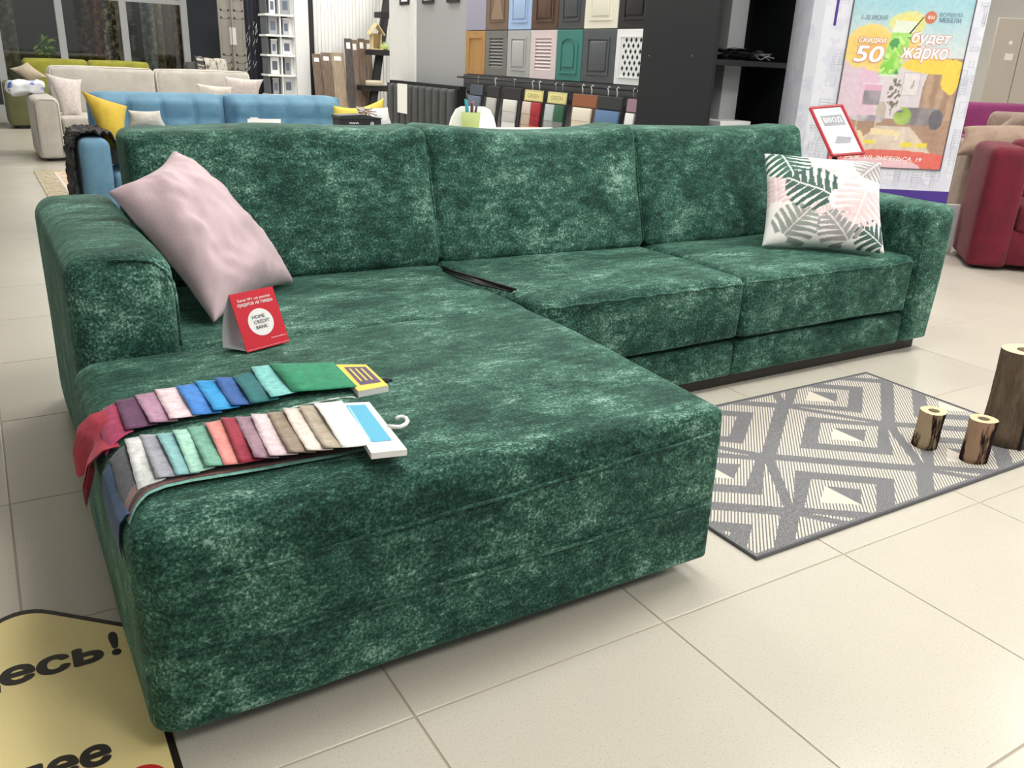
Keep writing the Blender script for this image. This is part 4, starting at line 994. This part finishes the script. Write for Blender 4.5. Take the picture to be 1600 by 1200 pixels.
# rail and hanging sample boards
rail = T('hanging_rail', 'dark wall rail with hooks under the cabinet fronts', 'rail', (PX, 5.3, .93))
m_rl = M('rail_grey', (72, 74, 76), .5)
P('rail_board', box(PX-.005, WX, ys[7], ys[0], .86, 1.012), m_rl, rail, w=True)
P('rod', tube([(PX-.075, ys[7], .985), (PX-.075, ys[0], .985)], .008, 8), m_blk, rail, True, w=True)
P('bracket', join(*[box(PX-.08, PX-.005, y-.008, y+.008, .975, .995) for y in (3.9, 4.8, 5.7, 6.6)]), m_blk, rail, w=True)
HXX = PX-.075
hg = [(736, 758, 'blue grey printed', (70, 78, 92), [(94, 106, 124), (60, 80, 104)], 1, 'blue'), (763, 784, 'grey and black', (40, 40, 42), [(176, 176, 174), (150, 150, 148), (120, 120, 120)], 1, 'greys'), (788, 818, 'black board with off-white', (34, 34, 36), [(212, 210, 206), (190, 188, 186), (216, 214, 212), (150, 138, 148)], 1, 'offwhite'),
      (821, 853, 'beige and red', (206, 192, 130), [(206, 192, 180), (164, 44, 52), (188, 168, 150), (146, 28, 44), (196, 160, 130), (214, 92, 40), (184, 140, 120), (228, 156, 56)], 2, 'reds'), (857, 890, 'grey and green', (206, 196, 140), [(176, 186, 188), (44, 92, 66), (150, 152, 152), (110, 116, 112), (128, 128, 130), (50, 82, 96)], 2, 'greens'),
      (896, 938, 'brown wood board with cream', (140, 84, 52), [(224, 216, 200), (206, 196, 176), (196, 168, 88), (206, 180, 84)], 1, 'creams'), (936, 978, 'black board with blue', (40, 42, 46), [(88, 118, 156), (72, 82, 108), (168, 156, 160)], 1, 'blues'), (982, 1004, 'white and mauve', (150, 120, 132), [(226, 224, 222), (214, 206, 208)], 1, 'whites')]
for k, (p0, p1, lab, hc_, sw_, nc, gk) in enumerate(hg):
    a, b = at(p0, 160, X=HXX).y, at(p1, 160, X=HXX).y
    t = T('sample_hanger', '%s fabric sample card hanging from the rail under the cabinet fronts' % lab, 'fabric samples', (HXX, (a+b)/2, .985), 0, 'hanging sample cards'); h = (a-b)/2-.008
    bc = (92, 76, 64) if k == 5 else (46, 44, 46)
    tl = Matrix.Rotation(.10, 4, 'Y')
    P('board', xf(rbox(-.006, .006, -h, h, -.55, -.055, .002), tl), M('board_%s' % gk, bc, .6), t)
    hd_ = P('header', xf(rbox(-.012, -.006, -h*.94, h*.94, -.15, -.06, .002), tl), M('head_%s' % gk, hc_, .5), t)
    if nc == 2:
        P('header_card', xf(box(-.0135, -.012, -h*.8, h*.8, -.14, -.075), tl), M('label_cream', (222, 214, 150), .6), t)
        V, Fc = fit_text('GREEN', -h*.6, h*.6, -.125, -.09)
        P('lettering', xf(([Vector((-.0140-v.z, -v.x, v.y)) for v in V], Fc), tl), M('print_gold', (150, 140, 70), .5), t)
    n = len(sw_)//nc; dz = .36/max(3, n)
    wsw = h*(.92 if nc == 2 or k in (0, 6) else .72)
    for i, c in enumerate(sw_):
        r_, q_ = divmod(i, nc); w0 = -wsw+2*wsw*q_/nc; w1 = -wsw+2*wsw*(q_+1)/nc
        w0, w1 = -w1, -w0
        z1 = -.16-dz*r_
        P('swatch', xf(soft(-.030+.004*r_, -.008, w0+.002, w1-.002, z1-dz-.01, z1, .006, (1, 2, 2), k=2), tl), M('sample_%d_%d' % (k, i), c, .8), t, True)
    for s in ((0,) if k < 3 else (-.35, .35)):
        P('hook', tube([(0, s*h, -.06), (0, s*h, -.02), (-.008, s*h, .003), (.0, s*h, .016), (.012, s*h, .010), (.014, s*h, -.004)], .004, 6), m_print if k in (1, 3, 5, 6) else m_chrome, t, True)

# ================================================================ reception desk and things on it
DZ = .745
dk = T('reception_desk', 'white desk standing close behind the green sofa back', 'desk', (1.9, 3.2, 0))
P('top', rbox(.45, 2.75, 2.75, 3.75, DZ-.03, DZ, .006), m_offw, dk, w=True)
for x in (.55, 2.65): P('side_panel', box(x-.02, x+.02, 2.8, 3.7, 0, DZ-.03), m_offw, dk, w=True)
P('modesty_panel', box(.57, 2.63, 3.4, 3.42, .2, DZ-.03), m_offw, dk, w=True)
def plane_d(px, py, Y): return at(px, py, Y=Y)
# white rounded brochure holder with a pen cup before it
c0, c1_ = at(704, 198, Y=3.45), at(772, 198, Y=3.45); ztop = at(738, 166, Y=3.45).z
hol = T('brochure_holder', 'white rounded desk divider behind the green pen cup', 'divider', ((c0.x+c1_.x)/2, 3.45, DZ)); hw = (c1_.x-c0.x)/2; hh = ztop-DZ
pts = [(-hw*1.12, 0), (hw*1.12, 0), (hw*.95, hh*.55), (hw*.75, hh*.88), (hw*.5, hh*.99), (0, hh), (-hw*.5, hh*.99), (-hw*.75, hh*.88), (-hw*.95, hh*.55)]
P('panel', prism(pts, .02, 'Y', -.01), m_offw, hol); P('foot', rbox(-hw*.9, hw*.9, -.05, .05, 0, .008, .003), m_offw, hol)
cp = at(735, 195, Y=3.34); rc = abs(at(749, 180, Y=3.34).x-at(722, 180, Y=3.34).x)/2; zc = at(735, 175, Y=3.34).z
cup = T('pen_cup', 'light green pen cup on the white desk', 'pen cup', (cp.x, 3.34, DZ)); hcp = zc-DZ
P('cup', lathe([(rc*.85, 0), (rc, hcp), (rc*.9, hcp), (rc*.76, .01), (.001, .01)], 24), M('pistachio', (172, 188, 118), .6), cup, True)
for k, (dx, dy, ln, c) in enumerate(((-.3, .1, .10, (30, 140, 190)), (.0, -.2, .08, (30, 30, 34)), (.25, .2, .09, (190, 60, 70)), (.5, 0, .06, (30, 30, 34)), (-.5, -.1, .11, (40, 150, 160)))):
    one('pen', tube([(cp.x+rc*dx*.5, 3.34+rc*dy*.5, DZ+.02), (cp.x+rc*dx*1.35, 3.34+rc*dy, DZ+hcp+ln*.6), (cp.x+rc*dx*1.5, 3.34+rc*dy, DZ+hcp+ln*.62)], [.007, .007, .003], 8), M('pen_%d' % k, c, .4), '%s pen standing in the green cup' % ('blue', 'short black', 'red', 'thin black', 'teal')[k], 'pen', smooth=True, group='pens in the cup')
# black carton and folded paper
b0, b1 = at(531, 200, Y=2.95), at(596, 200, Y=2.95); zt = at(545, 181, Y=2.95).z
bx_ = T('carton_box', 'black flat carton with white print on the desk behind the sofa', 'box', ((b0.x+b1.x)/2, 3.05, DZ)); hw = (b1.x-b0.x)/2
P('box_body', rbox(-hw, hw, -.1, .0, 0, zt-DZ-.014, .004), m_blk, bx_); P('lid', prism([(-hw-.003, zt-DZ-.014), (hw+.003, zt-DZ-.014), (hw+.003, zt-DZ-.010), (hw*.1, zt-DZ+.006), (-hw-.003, zt-DZ)], .106, 'Y', -.103), M('lid_black', (40, 42, 46), .5), bx_)
P('print_mark', tube([(-hw*.55+hw*.45*i/16, -.1006, zt-DZ-.034+.004*math.sin(i*1.9)) for i in range(17)], .0016, 4), m_print, bx_)
P('logo_disc', ([(hw*.55+.01*math.cos(i*PI/8), -.1008, zt-DZ-.037+.01*math.sin(i*PI/8)) for i in range(16)], [tuple(range(16))]), M('print_silver', (170, 172, 176), .4), bx_)
a, b = at(390, 198, Y=2.95), at(442, 198, Y=2.95); zt = at(400, 183, Y=2.95).z
fpaper = T('folded_paper', 'folded white price card standing on the desk, seen above the left back cushion', 'paper', ((a.x+b.x)/2, 2.95, DZ)); hw = (b.x-a.x)/2
P('front_leaf', prism([(-hw, 0), (hw, 0), (hw, zt-DZ-.03), (0, zt-DZ-.025), (-hw*.6, zt-DZ), (-hw, zt-DZ)], .002, 'Y', -.02), m_print, fpaper); P('rear_leaf', xf(box(-hw, hw, 0, .002, 0, zt-DZ-.02), Matrix.Rotation(.25, 4, 'X') @ Matrix.Translation((0, .05, 0))), m_print, fpaper)

# ================================================================ black cupboard
QX0, QX1, QY, QD = 3.42, 4.20, 3.0, .76
cb = T('open_cupboard', 'tall black open cupboard at the end of the cabinet front display', 'cupboard', ((QX0+QX1)/2, QY, 0))
P('side_panel', rbox(QX0, QX0+.03, QY, QY+QD-.06, 0, 2.4, .002), m_black, cb, w=True); P('side_panel', rbox(QX1-.03, QX1, QY, QY+QD-.06, 0, 2.4, .002), m_black, cb, w=True)
P('back_panel', box(QX0+.03, QX1-.03, QY+.45, QY+.47, 0, 2.4), M('cupboard_interior', (20, 22, 26), .6), cb, w=True)
for z in (.06, .79, 1.195, 1.75, 2.37): P('shelf_board', box(QX0+.03, QX1-.03, QY+.01, QY+.45, z-.016, z+.016), MATS['black_laminate'], cb, w=True)
for px, py in ((1014, 87), (1081, 87)):
    q = at(px, py, X=QX0-.001); P('screw_cap', xf(lathe([(.006, 0), (.005, .002), (.001, .0025)], 10), Matrix.Translation(q) @ Matrix.Rotation(-PI/2, 4, 'Y')), m_chrome, cb, w=True)
ZS = 1.211
rnd = random.Random(11)
for k in range(3):
    def bag(u, v, k=k):
        x = QX0+.05+.36*u+.04*k; y = QY+.05+.3*v
        return Vector((x, y, ZS+.012+.022*k+.018*abs(noise.noise(Vector((u*4+k*3, v*4, k))))+.012*math.sin(PI*u)))
    g_ = grid(22, 16, bag)
    one('plastic_bag', join(g_, mv(g_, 0, 0, -.006)), M('dark_film_%d' % k, ((70, 70, 72), (120, 118, 114), (56, 56, 58))[k], .25, var=(8, ((130, 128, 126), (190, 188, 182), (150, 148, 144))[k], .55, .62)), '%s plastic sample bag lying on the black cupboard shelf' % ('lowest', 'pale middle', 'topmost')[k], 'bag', smooth=True, group='bags on the cupboard shelf')
cp_ = [(QX0+.50+.10*math.cos(i*.9)+.03*math.sin(i*2.1), QY+.1+.05*math.sin(i*1.3), ZS+.012+.04*abs(math.sin(i*.7))) for i in range(14)]
one('cable', tube(cp_, .004, 6), M('cable_silver', (170, 172, 178), .3), 'thin silver cable coiled on the black cupboard shelf', 'cable', smooth=True)
a = at(1116, 199, Y=QY+.08); b = at(1165, 199, Y=QY+.08)
one('paper_stack', rbox(a.x+.01, b.x, QY+.04, QY+.3, .807, .842, .003), m_print, 'small white paper stack on the lower cupboard shelf', 'paper')

# ================================================================ promo column with poster, sign holder
E1 = Vector((_cy, -_sy, 0)); E2 = Vector((_sy, _cy, 0))
PO = Vector((3.735, 2.565, 0))
pc = T('promo_column', 'white promotional display column with a summer sale poster', 'display stand', tuple(PO), -YAW)
m_lamw = M('laminate_white', (224, 226, 236), .4, var=(5, (214, 216, 230), .5, .52)); m_vio = M('violet_base', (70, 46, 138), .45)
out_ = [(0.02, .05), (.075, 0), (1.02, 0), (1.02, .42), (.02, .42)]
P('body', prism(out_, 1.9, off=.50), m_lamw, pc); P('base_band', prism([(x-.001 if x < .5 else x+.001, y-.001 if y < .1 else y) for x, y in out_], .50, off=0.001), m_vio, pc)
# faint grey outline drawings printed on the column
ol = M('outline_grey', (196, 200, 212), .5); pr_ = []
rnd = random.Random(4)
for k in range(46):
    x0 = rnd.choice((rnd.uniform(.09, .2), rnd.uniform(.94, 1.0), rnd.uniform(.3, .9))); z0 = rnd.uniform(.52, 1.6) if x0 < .22 or x0 > .93 else rnd.uniform(.52, .6)
    wq, hq = rnd.uniform(.02, .07), rnd.uniform(.02, .10); wq = min(wq, 1.012-x0, (.225-x0) if x0 < .225 else 9)
    if wq < .008: continue
    if z0 > .6 or True: hq = min(hq, (.622-z0) if .225 <= x0 <= .93 else 9)
    for z in ([z0, z0+hq] if k % 2 else [z0+.016*i for i in range(int(hq/.016)+1)]): pr_.append(box(x0, x0+wq, -.0012, -.0004, z, z+.003))
    pr_ += [box(x0, x0+.003, -.0012, -.0004, z0, z0+hq), box(x0+wq-.003, x0+wq, -.0012, -.0004, z0, z0+hq)]
o = P('outline_print', join(*pr_), ol, pc); o['kind'] = 'stuff'
P('blue_stripe', box(.135, .15, -.0018, -.0004, 1.42, 1.85), m_vio, pc)
# poster
QX0_, QX1_, QZ0, QZ1 = .235, .932, .632, 1.70
def mixc(a, b, t): t = max(0, min(1, t)); return tuple(a[i]*(1-t)+b[i]*t for i in range(3))
def pcol(u, v):
    n1 = noise.noise(Vector((u*4, v*6, 1.0))); n2 = noise.noise(Vector((u*14, v*14, 5.0)))
    # v measured in z: 0 bottom .. 1 top (z .632..1.70); the frame cuts at v ~ .88
    sky = mixc((214, 222, 222), (150, 204, 218), (v-.62)/.25+.2*n1)
    c = sky
    def el(cx, cy, a, b): return math.hypot((u-cx)/a, (v-cy)/b) < 1
    if v < .60:
        c = mixc((226, 210, 218), (212, 204, 210), u*1.2+n2*.1)                      # pale wall
        if u < .33: c = mixc((222, 180, 206), (228, 198, 214), (.6-v)*2+n2*.2)
        if u < .16: c = mixc((226, 202, 216), (214, 188, 204), v)
        if u > .66+.12*v+.02*n1: c = mixc((156, 122, 98), (182, 148, 120), .5+.5*math.sin(u*60)+n2)   # timber wall
        if abs(u-.60) < .075 and abs(v-.455) < .065: c = (190, 184, 188) if not (abs(u-.60) < .066 and abs(v-.455) < .058) else (226, 218, 220)
        if el(.60, .46, .03, .03) and n2 > -.1: c = (168, 158, 154)
        if .21 < u < .36 and .335 < v < .445: c = (222, 164, 196) if v > .41 else mixc((126, 118, 128), (160, 150, 158), n2+.5)
        if .19 < u < .38 and .445 < v < .455: c = (236, 226, 232)
    if v < .27: c = mixc((180, 146, 124), (162, 126, 102), n1+.5)                     # floor
    if v < .23 and abs(u-.52) < .14+(.23-v)*1.6: c = mixc((224, 206, 190), (206, 184, 164), n2+.4)  # pale rug
    if el(.72, .285, .22, .05) or (.52 < u < .90 and .28 < v < .335 and not el(.52, .335, .05, .03)): c = mixc((112, 106, 110), (142, 134, 136), n2*2+.5)   # grey sofa
    if el(.87, .27, .06, .055): c = (92, 88, 96)
    if el(.58, .285, .075, .05) and n2 > -.25: c = mixc((126, 166, 60), (168, 198, 92), n2+.4)  # green cushion
    if el(.47, .40, .055, .09) and noise.noise(Vector((u*38, v*50, 8))) > .02: c = (112, 106, 88)  # plant
    if abs(u-.47) < .006 and .28 < v < .36: c = (120, 104, 86)
    if el(.385, .30, .045, .06): c = mixc((206, 194, 180), (176, 160, 146), u*4 % 1)   # armchair
    if el(.28, .265, .16, .018): c = mixc((146, 136, 144), (206, 198, 206), n2*2+.5)   # table
    if (abs(u-.19-.1*(.26-v)) < .006 or abs(u-.36+.1*(.26-v)) < .006) and .12 < v < .26: c = (206, 190, 164)
    if (abs(u-.27+(v-.14)*.8) < .02 and .12 < v < .2) or (.33 < u < .58 and abs(v-.188-.02*n1) < .014): c = (238, 216, 164)
    if el(.56, .17, .06, .02) and n2 > 0: c = (240, 226, 190)
    # yellow paint splashes
    d1 = math.hypot((u-.28)/.30, (v-.63)/.115)+.35*n1+.15*n2
    d2 = math.hypot((u-.76)/.30, (v-.555)/.045)+.3*n1; d3 = math.hypot((u-.93)/.08, (v-.50)/.085)+.3*n2
    d4 = math.hypot((u-.46)/.16, (v-.76)/.07)+.3*n1
    if d1 < 1: c = mixc((240, 184, 70), (240, 214, 120), d1)
    if d4 < 1: c = mixc((236, 214, 90), (220, 224, 150), d4)
    if d2 < 1 or d3 < 1: c = (244, 206, 70)
    if .29 < u < .38 and .125 < v < .15 and n2 > -.3: c = (232, 214, 60)
    if .60 < u < .84 and .115 < v < .145 and not .71 < u < .735 and n2 > -.35: c = (236, 214, 64)
    # cocktail glass leaning to the right
    gx, gy = u-.42-.26*(v-.62)*1.1, v
    if abs(gx) < .085 and .50 < v < .77: c = mixc((120, 206, 60), (206, 240, 150), .5+n2*1.4)
    if abs(gx) < .085 and .50 < v < .70 and n2 > .10: c = (70, 150, 72)
    if abs(gx) < .085 and .50 < v < .70 and noise.noise(Vector((u*22, v*26, 3))) > .28: c = (196, 236, 130)
    if abs(gx) < .09 and .715 < v < .78: c = (226, 236, 214)
    if abs(gx) < .07 and .485 < v < .505: c = (210, 232, 200)
    # red footer
    if v < .078 + .02*math.sin(u*3): c = (226, 92, 80)
    if v < .06 and math.hypot((u-.42)/.40, (v-0)/.055) < 1: c = (238, 190, 200)
    g = noise.noise(Vector((u*30, v*44, 2.0)))*10
    c = tuple(max(0, min(255, q+g)) for q in c)
    return mixc(c, (232, 230, 232), .16)  # whole print washed towards white to imitate reflection on the poster
NU, NV = 130, 200
pg = grid(NU, NV, lambda u, v: Vector((QX0_+(QX1_-QX0_)*u, -.004, QZ0+(QZ1-QZ0)*v)))
po = P('poster', pg, M('poster_print', (255, 255, 255), .25, vcol=True, spec=.6), pc, col=[pcol(i/NU, j/NV) for j in range(NV+1) for i in range(NU+1)])
P('poster_edge', join(box(QX0_-.006, QX0_, -.008, -.0004, QZ0, QZ1), box(QX1_, QX1_+.006, -.008, -.0004, QZ0, QZ1), box(QX0_-.006, QX1_+.006, -.008, -.0004, QZ0-.006, QZ0)), M('edge_grey', (96, 92, 98), .4), pc)
def ptext(s, u0, u1, v0, v1, m, bold=.0, shear=.0, lift=.0016):
    V, Fc = fit_text(s, QX0_+(QX1_-QX0_)*u0, QX0_+(QX1_-QX0_)*u1, QZ0+(QZ1-QZ0)*v0, QZ0+(QZ1-QZ0)*v1, bold, shear)
    return P('lettering', ([Vector((v.x, -.004-lift-v.z, v.y)) for v in V], Fc), m, po)
m_pnavy = M('print_navy', (84, 110, 134), .5); m_ppink = M('print_pink', (220, 150, 140), .5); m_pblk = MATS['print_grey']
ptext('1-30 ИЮНЯ', .08, .30, .775, .80, m_pnavy, 0, .2)
ptext('ФОРМУЛА', .72, .92, .805, .828, m_pnavy); ptext('МЕБЕЛИ', .73, .91, .778, .80, m_pnavy, .01)
for s, a in ((('СКИДКИ'), (.09, .32, .655, .685)), ('50', (.07, .32, .56, .645)), ('будет', (.53, .86, .655, .725)), ('жарко', (.46, .86, .57, .645))):
    ptext(s, a[0]-.008, a[1]+.008, a[2]-.006, a[3]+.004, m_ppink, .05, .15, .0010)
    ptext(s, *a, m_print, .02, .15, .0022)
ptext('Г.РЕЖ, УЛ. ЭНГЕЛЬСА, 19', .10, .82, .036, .062, m_print, .01, .15)
def pquad(pts, m, lift): return P('print_shape', ([Vector((QX0_+(QX1_-QX0_)*u, -.004-lift, QZ0+(QZ1-QZ0)*v)) for u, v in pts], [tuple(range(len(pts)))]), m, po)
pquad([(.655+.05*math.cos(i*PI/12), .80+.032*math.sin(i*PI/12)) for i in range(24)], M('logo_orange', (206, 120, 92), .5), .0012)
ptext('ФМ', .63, .685, .79, .81, m_print)
pquad([(.50, .715), (.51, .712), (.60, .80), (.595, .803)], m_blk, .0024)
# red framed sign holder on a black pole
def atd(px, py, d):
    v = FW+RT*((px-800)/F_PX)-UP*((py-600)/F_PX); h = Vector((FW.x, FW.y, 0)).normalized(); return CAM+v*(d/v.dot(h))
q = [atd(1300, 243, 4.62), atd(1350, 239, 4.62), atd(1309, 167, 4.80), atd(1266, 169, 4.80)]
q[2] = q[1]+(q[3]-q[0])
sh = T('sign_holder', 'red framed information sign on a black pole behind the right sofa arm', 'sign', (q[0].x+.03, q[0].y+.08, 0))
P('sheet', slab(q, .004), m_print, sh, w=True)
m_rf = M('frame_red', (178, 34, 52), .4)
P('border', join(*[tube([q[i], q[(i+1) % 4]], .009, 6) for i in range(4)]), m_rf, sh, w=True)
wq, hq = 1.0, 1.0; _ex, _ey = q[1]-q[0], q[3]-q[0]; _ez = _ex.cross(_ey).normalized()
sm = Matrix(((_ex.x, _ey.x, _ez.x, q[0].x), (_ex.y, _ey.y, _ez.y, q[0].y), (_ex.z, _ey.z, _ez.z, q[0].z), (0, 0, 0, 1))) @ Matrix.Translation((0, 0, .0012))
P('print_block', xf(([(wq*.18, hq*.60, 0), (wq*.86, hq*.60, 0), (wq*.86, hq*.82, 0), (wq*.18, hq*.82, 0)], [(0, 1, 2, 3)]), sm), M('print_steel', (148, 152, 160), .5), sh, w=True)
P('lettering', xf(mv(fit_text('ВВОД', wq*.24, wq*.80, hq*.65, hq*.77, .012), 0, 0, .0006), sm), m_print, sh, w=True)
P('print_block', xf(([(wq*.25, hq*.24, 0), (wq*.72, hq*.22, 0), (wq*.86, hq*.34, 0), (wq*.42, hq*.38, 0)], [(0, 1, 2, 3)]), sm), MATS['print_steel'], sh, w=True)
pm = (q[0]*.8+q[1]*.2); P('pole', tube([(pm.x, pm.y+.02, pm.z), (pm.x, pm.y+.02, .02)], .014, 8), m_blk, sh, True, w=True)
P('pole_base', lathe([(.14, 0), (.14, .012), (.02, .02), (.001, .02)], 24, pm.x, pm.y+.02), m_blk, sh, w=True)
P('clip_wire', tube([(pm.x, pm.y, pm.z-.045), (pm.x+.05, pm.y-.04, pm.z-.05), (pm.x+.09, pm.y-.06, pm.z-.04)], .004, 5), m_blk, sh, True, w=True)

# ================================================================ right edge: red, brown and magenta sofas, wall panels
def loc2(px, d): return tuple(atd(px, 300, d).xy) + (0,)
rs = couch('fabric_sofa', 'burgundy red sofa at the right edge of the picture', (4.90, 1.98, 0), -.86, 1.7, .70, .43, .775, .235, .80, m_red2, 1, .18, feet=.04, r=.06)
bs = couch('velour_sofa', 'taupe brown sofa between the red sofa and the magenta sofa', tuple(at(1482, 372, Z=0)), -.86, 2.0, .95, .44, .71, .26, .93, m_brown, 2, .22, feet=.04)
ms = couch('velour_sofa', 'magenta sofa showing only its back at the far right', loc2(1480, 7.9), -YAW, 2.2, .8, .44, .7, .2, .97, m_mag, 2, .2, feet=.05)
def pild(label, qd, m, th, seed):
    c = [atd(*p) for p in qd]; vf, _ = pillow(*c, front=th, back=th*.6, n=18, seed=seed); return one('throw_pillow', vf, m, label, 'pillow', smooth=True)
pild('wide tan velour pillow lying on the brown sofa arm', [(1490, 243, 6.5), (1612, 244, 6.5), (1612, 198, 6.7), (1505, 198, 6.7)], m_tan, .09, 1)
pild('tan pillow tipped against the brown sofa back', [(1548, 205, 6.85), (1604, 205, 6.85), (1612, 180, 6.9), (1588, 177, 6.9)], m_brown, .05, 2)
wb = loc2(1484, 6.04)
one('white_panel', xf(rbox(0, .10, 0, .03, 0, .34, .004), Matrix.Translation(wb) @ Matrix.Rotation(-YAW, 4, 'Z')), m_offw, 'low white panel between the promo column and the brown sofa', 'panel')
m_gp = M('greige_panel', (196, 188, 174), .6)
for k, (p0, p1) in enumerate(((1500, 1541), (1541, 1577), (1577, 1640))):
    a = loc2(p0, 10.2); b = loc2(p1, 10.2); wdt = (Vector(b)-Vector(a)).length
    t = T('wall_panel', ('tall greige wall panel just right of the promo column', 'tall greige wall panel at the right edge with a white tag', 'tall greige wall panel cut by the right picture edge')[k], 'panel', a, -YAW, 'greige panels at the right')
    P('slab', rbox(.004, wdt-.004, 0, .04, 0, 1.83, .004), m_gp, t)
    P('paper_tag', box(wdt*.5, wdt*.5+.09, -.004, -.001, 1.40, 1.47), m_tagw, t)
    P('socket', lathe([(.02, 0), (.02, .006), (.001, .006)], 12), m_tagw, t).matrix_local = Matrix.Translation((wdt*.6, 0, 1.58)) @ Matrix.Rotation(PI/2, 4, 'X')
